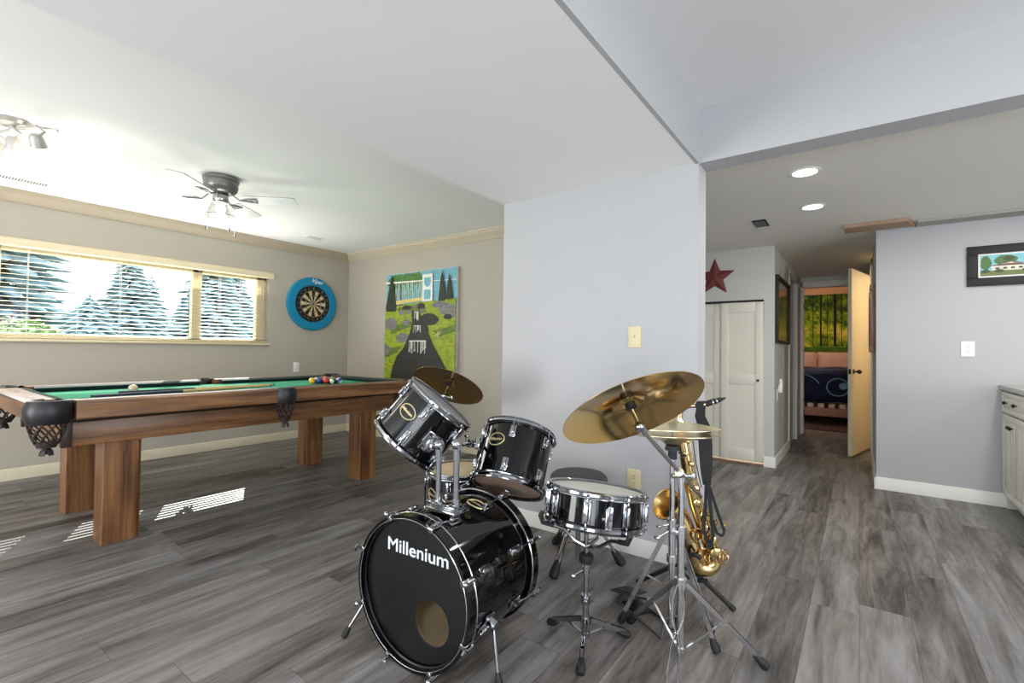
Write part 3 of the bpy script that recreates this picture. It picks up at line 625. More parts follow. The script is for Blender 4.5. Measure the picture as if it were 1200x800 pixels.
plate('light_switch', (MX, 1.011, 1.199), (-1, 0, 0), .075, .118, IVORY, 'ivory light switch on the grey middle wall above the drums', 'switch')
plate('wall_outlet', (MX, 1.009, .407), (-1, 0, 0), .078, .118, IVORY, 'ivory outlet low on the grey middle wall beside the snare drum', 'outlet')
plate('wall_outlet', (3.155, WY, .872), (0, -1, 0), .075, .118, WPLAS, 'white outlet on the window wall below the dartboard', 'outlet')
plate('wall_outlet', (RX, -.674, 1.17), (-1, 0, 0), .078, .118, WPLAS, 'white outlet on the right wall below the framed house picture', 'outlet')
pl_ = plate('wall_outlet', (5.50, LY, .70), (0, -1, 0), .075, .118, WPLAS, 'white hall outlet beside the closet with a plug-in night light', 'outlet')
nl = single('night_light', MB().bb(5.475, 5.525, LY-.045, LY-.009, .72, .80, .008).cyl((5.50, LY-.030, .79), (5.50, LY-.030, .86), .016, .012), WPLAS, 'white plug-in night light in the hall outlet', 'night light', (5.50, LY-.02, .72))
# red star
T = frame((CX, 1.228, 1.905), (-1, 0, 0), (0, -1, 0)); mb = MB(T); vs = [(0, 0, .035)]
for k in range(10): a = rad(90+36*k); r_ = .205 if k % 2 == 0 else .088; vs.append((r_*math.cos(a), r_*math.sin(a), .004))
for k in range(10): vs.append((vs[k+1][0], vs[k+1][1], 0))
mb.add(vs, [[0, 1+k, 1+(k+1) % 10] for k in range(10)]+[[1+k, 11+k, 11+(k+1) % 10, 1+(k+1) % 10] for k in range(10)]+[[20-k for k in range(10)]])
single('barn_star', mb, M('rusty_red_metal', (112, 52, 48), .6, .2, var=.12, nscale=14), 'dark red five-pointed metal star above the closet doors', 'wall decoration', (CX, 1.228, 1.72), sharp=10)
# framed pictures
def framed(label, c, n, w_, h_, fw, depth, fm, art, mat_w=0, name='framed_picture'):
    t = thing(name, label, 'picture', c); T = frame(c, n, Vector((0, 0, 1)).cross(Vector(n)))
    m = MB(T); m.box((0, h_/2-fw/2, depth/2), (w_, fw, depth), .003); m.box((0, -h_/2+fw/2, depth/2), (w_, fw, depth), .003)
    for s_ in (-1, 1): m.box((s_*(w_/2-fw/2), 0, depth/2), (fw, h_-2*fw, depth), .003)
    part('frame', m, fm, t)
    if mat_w: part('mat_board', MB(T).box((0, 0, depth*.4), (w_-2*fw, h_-2*fw, .003)), WHITE, t)
    art(t, T, w_-2*fw-2*mat_w, h_-2*fw-2*mat_w, depth*.4+.003); return t
def art_autumn(t, T, w_, h_, z):
    tt = NT('autumn_print'); v = tt.coords((1, 1, .6)); f = tt.noise(v, 9, 5, .7)
    tt.base(tt.ramp(f, [(.35, srgb((46, 48, 44))), (.48, srgb((96, 92, 66))), (.56, srgb((150, 128, 78))), (.68, srgb((176, 150, 120)))])); tt.b.inputs['Roughness'].default_value = .12
    part('print', MB(T).box((0, 0, z-.004), (w_+.01, h_+.01, .004)), tt.m, t)
framed('black framed autumn print on the left hall wall beside the closet', (5.80, LY, 1.56), (0, -1, 0), .98, .68, .03, .03, BLK, art_autumn)
framed('brown wooden framed picture on the right hall wall', (5.62, RY, 1.44), (0, 1, 0), .7, .60, .05, .04, wood('brown_frame_wood', (92, 66, 50), (126, 94, 74), (150, 116, 92), 'z'), art_autumn)
HP = dict(sky=(126, 190, 200), green=(72, 108, 52), dgreen=(50, 74, 40), wall=(222, 214, 196), roof=(96, 76, 66), lawn=(104, 116, 62), dark=(60, 54, 50))
HN = list(HP); HM = [M('print_'+k, v, .5, var=.1, nscale=40) for k, v in HP.items()]
def art_house(t, T, w_, h_, z):
    m = MB(T); ly = [0]
    def Q(col, pts): m.mi = HN.index(col); ly[0] += .0002; m.add([((x-.5)*w_, (y-.5)*h_, z+ly[0]) for x, y in pts], [list(range(len(pts)))])
    Q('sky', [(0, 0), (1, 0), (1, 1), (0, 1)]); Q('lawn', [(0, 0), (1, 0), (1, .28), (0, .24)])
    def bl_(col, cx, cy, rx, ry): rr = random.Random(int(cx*100)); Q(col, [(cx+rx*math.cos(k*PI/8)*rr.uniform(.85, 1.1), cy+ry*math.sin(k*PI/8)*rr.uniform(.85, 1.1)) for k in range(16)])
    bl_('green', .27, .72, .12, .26); bl_('green', .06, .62, .06, .34); bl_('green', .82, .6, .1, .3); bl_('dgreen', .30, .8, .06, .12)
    Q('wall', [(.12, .25), (.50, .22), (.50, .46), (.12, .46)]); Q('wall', [(.22, .40), (.42, .40), (.42, .56), (.22, .56)]); Q('wall', [(.5, .24), (.74, .26), (.74, .42), (.5, .42)])
    Q('roof', [(.09, .46), (.2, .55), (.42, .55), (.53, .46)]); Q('roof', [(.2, .56), (.32, .66), (.45, .56)]); Q('roof', [(.48, .42), (.55, .50), (.70, .50), (.78, .42)]); Q('wall', [(.27, .57), (.32, .62), (.37, .57)])
    for x in (.16, .24, .32, .40, .56, .64): Q('dark', [(x, .30), (x+.04, .30), (x+.04, .38), (x, .38)])
    for x in (.05, .2, .48, .7, .9): bl_('dgreen', x, .22, .05, .08)
    part('print', m, HM, t, sharp=180)
framed('black framed print of a white house, on the wall by the cabinets', (RX, -1.0, 1.803), (-1, 0, 0), .66, .305, .062, .022, BLK, art_house, .012)

# ------------------------------------------------------------------ ceiling fixtures
# hugger ceiling fan
fc = Vector((1.545, 3.84, ZP)); fn = thing('ceiling_fan', 'pewter hugger ceiling fan with four pale blades and a clear glass light', 'ceiling fan', tuple(fc))
Tf = Matrix.Translation(fc) @ Matrix.Rotation(PI, 4, 'X')
part('motor_housing', MB(Tf).lathe([(1e-5, 0), (.112, 0), (.120, .01), (.120, .03), (.114, .036), (.114, .075), (.104, .10), (.078, .118), (.05, .122), (1e-5, .122)], 40), GREYM, fn)
part('switch_housing', MB(Tf).lathe([(.045, .12), (.052, .13), (.052, .175), (.044, .19), (1e-5, .19)], 28), CHROME, fn)
GLS = NT('clear_lamp_glass'); g = GLS.n('ShaderNodeBsdfGlossy'); g.inputs['Roughness'].default_value = .05; tr = GLS.n('ShaderNodeBsdfTransparent'); mx = GLS.n('ShaderNodeMixShader'); mx.inputs[0].default_value = .22
GLS.l(tr.outputs[0], mx.inputs[1]); GLS.l(g.outputs[0], mx.inputs[2]); GLS.l(mx.outputs[0], GLS.t.nodes['Material Output'].inputs[0]); GLS = GLS.m
sh = part('glass_shade', MB(Tf).lathe([(.046, .185), (.060, .20), (.085, .245), (.10, .285), (.102, .29), (.098, .288), (.083, .247), (.058, .203)], 32, closed=True), GLS, fn)
part('shade_rim', MB(Tf).torus(.101, .003, 36, 6, Matrix.Translation((0, 0, .29))), GREYM, sh)
LAMP = emit('lit_bulb', (255, 246, 228), 12)
part('bulb', MB(Tf).ball((0, 0, .235), .03, 14, 10, (1, 1, 1.3)), LAMP, fn)
for (x, y, l_) in ((-.10, .02, .40), (.04, .055, .39), (.095, .02, .42)):
    mb = MB(Tf); mb.cyl((x*.6, y*.6, .18), (x, y, l_-.02), .0012, seg=5); mb.lathe([(1e-5, l_-.02), (.005, l_-.012), (.007, l_+.008), (1e-5, l_+.012)], 10, Matrix.Translation((x, y, 0))); part('pull_chain', mb, DSTEEL, fn)
for az in (134, 39, -43, -141):
    a = rad(az); T = Matrix.Translation(fc+Vector((0, 0, -.155))) @ Matrix.Rotation(a, 4, 'Z') @ Matrix.Rotation(rad(-11), 4, 'X')
    mb = MB(T); n = 14; up = [(.17+.35*i/n, .050+.014*(i/n)) for i in range(n)]+[(.52, .058), (.53, .042)]
    pts = [(x, y) for x, y in up]+[(x, -y) for x, y in up[::-1]]
    mb.prism(pts, .004); mb.mi = 1; mb.prism(pts, .004, Matrix.Translation((0, 0, .004))); b_ = part('fan_blade', mb, [BLADE, GREYM], fn)
    mb = MB(T); mb.tube([(.06, 0, .045), (.13, 0, -.008), (.19, .02, -.004), (.25, .03, -.003)], .006, 6); mb.tube([(.13, 0, -.008), (.19, -.02, -.004), (.25, -.03, -.003)], .006, 6); mb.torus(.022, .004, 18, 6, Matrix.Translation((.225, 0, -.004))); part('blade_bracket', mb, GREYM, b_)
point('fan_lamp', tuple(fc+Vector((0, 0, -.36))), 4, (1, .95, .86), .06)
# spotlight cluster at left
tc_ = Vector((.47, 3.86, ZP)); tk = thing('ceiling_spotlight', 'white ceiling spotlight fixture with lit bell heads at far left', 'ceiling light', tuple(tc_))
part('canopy', MB(Matrix.Translation(tc_) @ Matrix.Rotation(PI, 4, 'X')).lathe([(1e-5, 0), (.085, 0), (.087, .008), (.07, .024), (1e-5, .028)], 28), SPOTM, tk)
bar = [Vector((.38, 4.12, ZP-.05)), Vector((.43, 3.98, ZP-.045)), Vector((.49, 3.83, ZP-.04)), Vector((.56, 3.72, ZP-.04)), Vector((.62, 3.66, ZP-.05))]
mb = MB(); mb.tube(bar, .009, 8); mb.cyl(tc_, tc_+Vector((0, 0, -.05)), .012); part('arm', mb, SPOTM, tk)
for p_, dr in ((bar[3]+Vector((-.02, -.02, 0)), (.30, .45, -.75)), (bar[2]+Vector((-.02, .02, 0)), (.15, .35, -.9)), (bar[1]+Vector((-.0, .04, 0)), (-.2, .2, -.9))):
    o_ = p_+Vector((.0, .0, -.07)); T = frame(o_, dr)
    h_ = part('lamp_head', MB(T).lathe([(1e-5, -.02), (.022, -.02), (.032, -.005), (.036, .035), (.040, .05), (.034, .05), (.028, .01)], 22), SPOTM, tk)
    part('knuckle', MB().tube([p_, p_+Vector((.03, -.02, -.03)), o_], .008, 8), SPOTM, h_)
    part('glass_bell', MB(T).lathe([(.034, .04), (.040, .06), (.050, .095), (.053, .12), (1e-5, .118)], 22), LAMP, h_)
    point('spot_bulb', tuple(o_+Vector(dr)*.17), .9, (1, .95, .86), .05)
# recessed lights
for (x, y, lb) in ((3.225, .257, 'nearer round recessed ceiling light in the kitchen ceiling'), (4.02, .272, 'farther round recessed ceiling light toward the hall')):
    rl = thing('recessed_light', lb, 'ceiling light', (x, y, ZK), 'recessed kitchen lights')
    T = Matrix.Translation((x, y, ZK)) @ Matrix.Rotation(PI, 4, 'X')
    part('trim_ring', MB(T).lathe([(.082, 0), (.080, .005), (.066, .007), (.060, .002), (.060, 0)], 36), WPLAS, rl); part('lens', MB(T).lathe([(.061, .0035), (1e-5, .0035)], 32), emit('lit_lens', (255, 250, 236), 12), rl)
    l = area('recessed_and_added_lamp', (x, y, ZK-.012), (0, 0, -1), .11, .11, 7, (1, .96, .90)); l.data.shape = 'DISK'
for (x, y) in ((3.3, -1.0), (4.2, -1.0), (3.3, -2.3), (4.2, -2.3)):  # extra lamps added out of view to light the kitchen
    l = area('recessed_and_added_lamp', (x, y, ZK-.012), (0, 0, -1), .11, .11, 7, (1, .96, .90)); l.data.shape = 'DISK'
# vents
vt = thing('ceiling_vent', 'small square black vent in the kitchen ceiling', 'vent', (4.29, .66, ZK)); part('frame', MB().bb(4.19, 4.42, .60, .70, ZK-.006, ZK-.0005, .002), DARKH, vt)
mb = MB(); [mb.box((4.225+.04*k, .65, ZK-.009), (.02, .08, .005)) for k in range(5)]; part('louvre', mb, DSTEEL, vt)
vt = thing('ceiling_vent', 'long white slotted vent in the ceiling beside the spotlight', 'vent', (.6, 5.19, ZP)); part('frame', MB().bb(.36, .84, 5.13, 5.23, ZP-.006, ZP-.0005, .002), WPLAS, vt)
mb = MB(); [mb.box((.39+.0165*k, 5.18, ZP-.0065), (.008, .07, .002)) for k in range(27)]; part('louvre', mb, M('vent_slot_grey', (96, 94, 90), .7), vt)
vt = thing('ceiling_vent', 'small pale vent in the ceiling near the dartboard corner', 'vent', (3.02, 5.05, ZP)); part('frame', MB().bb(2.92, 3.12, 5.0, 5.1, ZP-.006, ZP-.0005, .002), WPLAS, vt)
mb = MB(); [mb.box((2.945+.02*k, 5.05, ZP-.0065), (.008, .07, .002)) for k in range(8)]; part('louvre', mb, M('vent_slot_pale', (190, 190, 188), .7), vt)

# ------------------------------------------------------------------ kitchen cabinets
CAB = M('antique_white_cabinet', (216, 214, 202), .4, var=.015); TOP = M('grey_stone_top', (176, 176, 170), .25, var=.1, nscale=30)
FY = -.875
def cabinet(x0, x1, label):
    t = thing('base_cabinet', label, 'cabinet', ((x0+x1)/2, FY-.3, 0), 'base cabinets along the right wall')
    mb = MB(); mb.bb(x0+.001, x1-.001, FY-.58, FY, .10, .870); mb.bb(x0+.001, x1-.001, FY-.56, FY-.055, 0, .10); part('body', mb, CAB, t)
    T = lambda cx, cz: frame((cx, FY, cz), (0, 1, 0), (-1, 0, 0))
    def shaker(nm, cx, cz, w_, h_):
        m = MB(T(cx, cz)); m.box((0, 0, .009), (w_, h_, .018), .003); f = .045 if h_ > .3 else .03
        m.box((0, h_/2-f/2, .021), (w_, f, .008), .003); m.box((0, -h_/2+f/2, .021), (w_, f, .008), .003)
        for s_ in (-1, 1): m.box((s_*(w_/2-f/2), 0, .021), (f, h_-2*f, .008), .003)
        m.box((0, 0, .020), (w_-2*f-.03, h_-2*f-.03, .010), .005); return part(nm, m, CAB, t)
    def knob(par, cx, cz): part('knob', MB(T(cx, cz)).lathe([(.005, .02), (.005, .034), (.013, .038), (.014, .045), (.008, .051), (1e-5, .052)], 16), BRZ, par)
    W_ = x1-x0; cx = (x0+x1)/2; d = shaker('drawer', cx, .785, W_-.012, .145); knob(d, cx+W_*.22, .785); knob(d, cx-W_*.22, .785)
    for s_ in (-1, 1): d = shaker('door', cx+s_*W_/4, .405, W_/2-.008, .585); knob(d, cx+s_*.03, .62)
cabinet(4.40, 4.985, 'white base cabinet touching the right wall, panelled doors and bronze knobs'); cabinet(3.80, 4.39, 'white base cabinet nearer the camera, mostly cut off by the right edge')
struct('trim_11', MB().bb(4.985, RX-.001, FY-.5, FY-.004, 0, .87), CAB)
single('countertop', MB().bb(3.78, RX-.002, FY-.6, FY+.035, .871, .905, .006), TOP, 'grey stone countertop on the white base cabinets', 'countertop', (4.4, FY-.3, .871))

# ------------------------------------------------------------------ bedroom
bd_ = thing('bed', 'bed with a slatted wooden side rail seen through the hall doorway', 'bed', (10.1, .6, 0))
RAIL = M('pink_brown_bed_wood', (168, 128, 104), .5, stretch=(1, .3, 3))
mb = MB(); mb.bb(9.0, 9.03, -.45, 1.7, .13, .26, .004); mb.bb(9.03, 11.0, -.45, -.42, .13, .26); mb.bb(9.03, 11.0, 1.67, 1.7, .13, .26); part('side_rail', mb, RAIL, bd_)
for x in (9.03, 10.95):
    for y in (-.42, 1.63): part('leg', MB().bb(x, x+.05, y, y+.05, 0, .135), RAIL, bd_)
mb = MB()
for k in range(15): mb.bb(9.01, 10.9, -.40+.142*k, -.40+.142*k+.085, .262, .33, .004)
part('slats', mb, M('pale_bed_slats', (214, 204, 190), .6), bd_)
mb = MB(); mb.bb(9.03, 11.0, -.42, 1.67, .335, .82, .06); part('mattress', mb, WHITE, bd_)
NAVY = M('navy_throw', (14, 28, 62), .9, var=.25, nscale=5, bump=.3); LBL = M('light_blue_print', (116, 170, 206), .9)
mb = MB(); n = 26; prof = [(9.002, .35), (8.992, .5), (8.99, .66), (9.01, .80), (9.06, .85), (9.3, .868), (9.7, .87), (10.2, .87), (10.8, .865)]; vs = []
for i in range(n+1):
    y = -.46+2.18*i/n
    for (x, z) in prof: vs.append((x+.012*math.sin(i*1.9)*(1 if z < .7 else 0), y, z+(.012*math.sin(i*.8+x*7) if z > .7 else .012*math.sin(i*.9))))
k = len(prof); fs = [[i*k+j, i*k+j+1, (i+1)*k+j+1, (i+1)*k+j] for i in range(n) for j in range(k-1)]
mb.add(vs, fs); bt = single('bed_throw', mb, NAVY, 'navy blue throw with light blue ring print, spread over the bed', 'blanket', (9.8, .6, .35))
sm = bt.modifiers.new('thickness', 'SOLIDIFY'); sm.thickness = .012; sm.offset = -1
mb = MB()
def ring(cy, cz, r0, r1, a0=0, a1=360, n=30):
    vs = []
    for i in range(n+1):
        a = rad(a0+(a1-a0)*i/n)
        for r_ in (r0, r1): vs.append((8.965, cy+r_*math.cos(a), cz+r_*math.sin(a)*.95))
    mb.add(vs, [[2*i, 2*i+1, 2*i+3, 2*i+2] for i in range(n)])
ring(.27, .60, .135, .150); ring(.20, .62, .0001, .055); ring(.78, .50, .30, .315, 60, 150)
o = part('ring_print', mb, LBL, bt)
PIL = M('pink_beige_pillow', (206, 168, 150), .9, var=.05)
for (y, lb) in ((.95, 'pink beige pillow left of the other, against the bedroom wall'), (.37, 'pink beige pillow right of the other, near the open door')):
    mb = MB(); vs = []; nn = 12
    for s_ in (-1, 1):
        for i in range(nn+1):
            for j in range(nn+1):
                u, v = i/nn*2-1, j/nn*2-1; th = .075*max(0, (1-u**4)*(1-v**4))**.5; vs.append((11.02+s_*th, y+u*.275, .99+v*.16))
    N = (nn+1)**2; mb.add(vs, [[b0+i*(nn+1)+j, b0+(i+1)*(nn+1)+j, b0+(i+1)*(nn+1)+j+1, b0+i*(nn+1)+j+1] for b0 in (0, N) for i in range(nn) for j in range(nn)]); single('pillow', mb, PIL, lb, 'pillow', (11.0, y, .815), 'pillows on the bed', sharp=80)
tp = NT('forest_tapestry'); v = tp.coords((1, 1, 1)); f = tp.noise(v, 4.5, 6, .68); f2 = tp.noise(v, 22, 3, .6); sx = tp.n('ShaderNodeSeparateXYZ'); tp.l(v, sx.inputs[0])
hz = tp.math('SUBTRACT', 1, tp.math('ABSOLUTE', tp.math('DIVIDE', tp.math('SUBTRACT', sx.outputs[2], .38), .45))); hz = tp.math('MULTIPLY', tp.math('MAXIMUM', hz, 0), .16)
ff = tp.math('ADD', tp.math('ADD', tp.math('MULTIPLY', f, .75), tp.math('MULTIPLY', f2, .22)), hz)
tp.base(tp.ramp(ff, [(.40, srgb((24, 42, 10))), (.50, srgb((62, 96, 18))), (.59, srgb((140, 164, 30))), (.69, srgb((226, 206, 70)))])); tp.b.inputs['Roughness'].default_value = .9
ty = single('forest_tapestry', MB().bb(11.185, 11.197, -.6, 1.9, 1.16, 2.29), tp.m, 'sunlit green forest wall hanging above the bed', 'wall hanging', (11.19, .65, 1.16))
mb = MB()
for (y, w_) in ((.60, .03), (.36, .045), (.16, .022), (.74, .012), (.50, .012), (.27, .012)): mb.bb(11.181, 11.186, y, y+w_, 1.27, 2.29)
part('tree_trunks', mb, M('dark_trunk_print', (24, 26, 12), .9), ty)
mb = MB(); mb.bb(11.180, 11.1855, -.6, 1.9, 1.16, 1.25); part('grass_band', mb, M('grass_print', (70, 106, 26), .9, var=.4, nscale=12), ty)
single('bedroom_rug', MB().bb(8.25, 8.85, -.3, 1.5, .001, .012, .004), M('dark_red_rug', (72, 52, 48), .95, var=.2, nscale=12), 'dark brownish red rug on the bedroom floor in front of the bed', 'rug', (8.5, .6, 0))

# ------------------------------------------------------------------ drum kit
def pol(r, a, z): return Vector((r*math.cos(a), r*math.sin(a), z))
def drum_frame(o, n):
    """z along the drum axis, x towards the photographer, y to the right as seen"""
    return frame(o, n, CP-Vector(o))
def hoop(mb, R, z, up, h=.030):
    """flanged metal rim; z = playing edge side, up = +1/-1"""
    pr = [(R-.011, z+up*.009), (R-.009, z+up*.011), (R-.001, z+up*.011), (R+.001, z+up*.007), (R-.003, z+up*.003), (R-.003, z-up*.006), (R+.006, z-up*.009), (R+.007, z-up*.012), (R-.006, z-up*.012), (R-.009, z-up*.002)]
    mb.lathe(pr, 56, closed=True)
def lug(T, R, a, z0, z1, parent, rodends, name='lug'):
    """lug casing on the shell from z0 to z1 with tension rods to the rims"""
    A = T @ Matrix.Rotation(a, 4, 'Z'); m = MB(A); zc = (z0+z1)/2; h = abs(z1-z0)
    m.box((R+.003, 0, zc), (.006, .026, h+.010), .0025); m.box((R+.013, 0, zc), (.018, .013, h*.86), .005)
    l_ = part(name, m, CHROME, parent)
    for zr in rodends:
        m = MB(A)
        zs = z1 if abs(zr-z1) < abs(zr-z0) else z0
        m.cyl((R+.014, 0, zs), (R+.014, 0, zr), .003, seg=8); m.cyl((R+.014, 0, zr), (R+.014, 0, zr+(.008 if zr > zc else -.008)), .0055, seg=6)
        m.box((R+.008, 0, zr-(.001 if zr > zc else -.001)), (.016, .014, .004), .001)
        part('tension_rod', m, CHROME, l_)
    return l_
def badge(T, R, a, z, parent, w_=.080, h_=.055):
    A = T @ Matrix.Rotation(a, 4, 'Z'); m = MB(A); n = 30; vs = []
    def ell(k, f, dr): t_ = 2*PI*k/n; th = f*w_/2*math.cos(t_)/R; return ((R+dr)*math.cos(th), (R+dr)*math.sin(th), z+f*h_/2*math.sin(t_))
    m.tube([ell(k, 1, .0012) for k in range(n)], .0024, 6, closed=True)
    b_ = part('badge', m, GOLDB, parent); m = MB(A); m.add([ell(k, .95, .0008) for k in range(n)], [list(range(n))]); part('badge_face', m, BLK, b_)
    m = MB(A); text_mb(m, 'Millenium', .0165, Matrix(((0, 0, 1, R+.0016), (1, 0, 0, 0), (0, 1, 0, z), (0, 0, 0, 1))), .0004, .0003); part('badge_print', m, GOLDB, b_)
def drum(name, label, cat, o, n, R, L, lugs, split, bdg=None, top=HEADW, rot=0, org=None, snare=False, dwn=None):
    T = drum_frame(o, n); bot = Vector(o)-Vector(n).normalized()*L
    t = thing(name, label, cat, org or tuple(bot)); Rs = R-.012
    s_ = part('shell', MB(T).lathe([(Rs, -.014), (Rs, -L+.014), (Rs-.007, -L+.014), (Rs-.007, -.014)], 64, closed=True), BLACK, t)
    m = MB(T); hoop(m, R, -.011, 1); part('batter_hoop', m, CHROME, t); m = MB(T); hoop(m, R, -L+.011, -1); part('resonant_hoop', m, CHROME, t)
    m = MB(T); m.lathe([(1e-5, -.009), (R-.022, -.009), (R-.014, -.012), (R-.010, -.022), (Rs, -.022)], 56); m.torus(R-.009, .003, 56, 6, Matrix.Translation((0, 0, -.014))); part('batter_head', m, top, t)
    m = MB(T); m.lathe([(1e-5, -L+.011), (R-.018, -L+.011), (R-.010, -L+.018)], 56); part('resonant_head', m, RESO, t)
    for k in range(lugs):
        a = rot+2*PI*k/lugs
        if split: lug(T, Rs, a, -.040, -.085, t, [-.018]); lug(T, Rs, a, -L+.085, -L+.040, t, [-L+.018])
        else: lug(T, Rs, a, -.032, -L+.032, t, [-.018, -L+.018])
    if bdg: badge(T, Rs, bdg[0], bdg[1], t)
    return t, T, Rs
RESO = M('brown_clear_head', (170, 142, 124), .12, var=.1)

GREYH = M('grey_clear_head', (150, 150, 152), .25, var=.05)
# toms, carried by the mount on the bass drum
HT, HN_ = Vector((1.468, 1.441, .895)), Vector((.432, -.477, .766)).normalized()
MT, MN_ = Vector((1.801, 1.263, .744)), Vector((.529, .108, .842)).normalized()
t1, T1, Rs1 = drum('tom_drum', 'black high tom at left, tilted steeply, with gold oval badge and chrome lugs', 'drum', HT, HN_, .165, .243, 6, True, (rad(-31), -.105), rot=rad(-7), top=GREYH)
t2, T2, Rs2 = drum('tom_drum', 'black mid tom right of the steep one, tilted gently and showing its underside', 'drum', MT, MN_, .165, .272, 6, True, (rad(-38), -.105), rot=rad(-12), top=GREYH)
m = MB(T1 @ Matrix.Rotation(rad(27), 4, 'Z')); m.box((Rs1+.006, 0, -.14), (.012, .075, .085), .006); m.box((Rs1+.022, 0, -.14), (.03, .035, .06), .006); m.cyl((Rs1+.02, -.03, -.12), (Rs1+.02, .035, -.12), .006); part('mount_bracket', m, CHROME, t1)
m = MB(T1); 
for a, z, r_ in ((12, -.205, .005), (8, -.213, .003)): m.lathe([(r_, 0), (r_*1.4, 0), (r_*1.4, .003), (r_, .003)], 12, Matrix.Rotation(rad(a), 4, 'Z') @ Matrix.Translation((Rs1, 0, z)) @ Matrix.Rotation(rad(90), 4, 'Y'), closed=True)
part('vent_grommet', m, CHROME, t1)
m = MB(T2 @ Matrix.Rotation(rad(-88), 4, 'Z')); m.box((Rs2+.006, 0, -.135), (.012, .05, .14), .006); m.box((Rs2+.022, 0, -.11), (.03, .035, .05), .006); part('mount_bracket', m, CHROME, t2)

# bass drum lying on its side; local z points out of the front head
BN = Vector((-.998, -.057, 0)).normalized(); RB_ = .266; BL_ = .440; BC_ = Vector((1.139, 1.264, RB_+.001))
TB_ = frame(BC_, BN, (0, 0, 1)); RBs = .250
bass = thing('bass_drum', 'large black bass drum lying on its side with chrome claws and two spurs', 'drum', (1.36, 1.28, 0))
part('shell', MB(TB_).lathe([(RBs, -.025), (RBs, -BL_+.025), (RBs-.008, -BL_+.025), (RBs-.008, -.025)], 96, closed=True), BLACK, bass)
part('shell_lining', MB(TB_).lathe([(RBs-.0085, -.03), (RBs-.0085, -BL_+.03)], 80), PLY, bass)
for z0, z1, nm in ((0, -.042, 'front_hoop'), (-BL_, -BL_+.042, 'rear_hoop')):
    h_ = part(nm, MB(TB_).lathe([(RB_, z0), (RB_, z1), (RB_-.013, z1), (RB_-.013, z0)], 96, closed=True), BLACK, bass)
    m = MB(TB_); m.torus(RB_-.002, .0035, 96, 6, Matrix.Translation((0, 0, z1))); m.torus(RB_-.012, .0014, 96, 5, Matrix.Translation((0, 0, z0))); part('hoop_trim', m, STEEL, h_)
# front head with the port hole
hc = Vector((-.087, .083)); hr = .078     # local (x up, y right... ) of the hole
hz_ = -.026; hd = MB(TB_); N_ = 96; vo = []; vi = []
sgn = -1 if (TB_.to_3x3() @ Vector((0, 1, 0))).y > 0 else 1
hcx, hcy = .180-RB_, sgn*(1.264-1.180)
for k in range(N_):
    a = 2*PI*k/N_; vo.append(((RB_-.014)*math.cos(a), (RB_-.014)*math.sin(a), hz_)); vi.append((hcx+hr*math.cos(a), hcy+hr*math.sin(a), hz_))
hd.add(vo+vi, [[k, (k+1) % N_, N_+(k+1) % N_, N_+k] for k in range(N_)])
hd.lathe([(RB_-.016, hz_), (RB_-.014, -.018), (RB_-.020, -.020)], 80)
fh = part('front_head', hd, HEADB, bass)
part('port_rim', MB(TB_).torus(hr, .0015, 50, 5, Matrix.Translation((hcx, hcy, hz_+.001))), BLK, fh)
TW = Matrix(((0, 0, -1, BC_.x), (-1, 0, 0, 0), (0, 1, 0, 0), (0, 0, 0, 1)))
hp = TB_ @ Vector((0, 0, hz_+.0015)); ex = Vector((0, 0, 1)).cross(BN).normalized(); TX_ = Matrix((ex, Vector((0, 0, 1)), BN)).transposed().to_4x4()
TX_.translation = hp + ex*(1.264-1.2535) + Vector((0, 0, .402-RB_))
if ex.y > 0: print('text mirrored?')
m = MB(TX_)
for dx_, dy_, dz_ in ((0, 0, 0), (.0012, 0, .00005), (-.0012, 0, .0001), (0, .0011, .00015), (0, -.0011, .0002), (.001, .001, .00025), (-.001, -.001, .0003)): text_mb(m, 'Millenium', .066, Matrix.Translation((dx_, dy_, dz_)), .0004, 0, width=.288); part('lettering', m, LOGOW, fh)
part('batter_head', MB(TB_).lathe([(1e-5, -BL_+.02), (RB_-.014, -BL_+.02), (RBs, -BL_+.03)], 80), HEADB, bass)
for end, (zh, zl, s_) in enumerate(((0, -.118, 1), (-BL_, -BL_+.118, -1))):
    for k in range(8):
        a = rad(22.5+45*k); A = TB_ @ Matrix.Rotation(a, 4, 'Z'); m = MB(A)
        m.box((RB_+.004, 0, zh-s_*.018), (.007, .020, .044), .003); m.box((RB_-.005, 0, zh+s_*.004), (.022, .018, .006), .0025); m.cyl((RB_+.012, 0, zh-s_*.03), (RB_+.012, 0, zh+s_*.004), .007, seg=10)
        c_ = part('claw_hook', m, CHROME, bass); m = MB(A); m.cyl((RB_+.012, 0, zh+s_*.022), (RBs+.014, 0, zl+s_*.01), .0032, seg=8)
        m.tube([(RB_+.012, -.014, zh+s_*.018), (RB_+.012, 0, zh+s_*.024), (RB_+.012, .014, zh+s_*.018)], .0042, 8) if k % 2 else m.ball((RB_+.012, 0, zh+s_*.016), .010, 10, 6, (1, 1, .6))
        part('tension_rod', m, CHROME, c_); m = MB(A); m.box((RBs+.003, 0, zl-s_*.004), (.006, .028, .060), .003); m.box((RBs+.013, 0, zl), (.018, .018, .046), .006); part('lug', m, CHROME, bass)
badge(TB_, RBs, rad(sgn*14), -.30, bass)
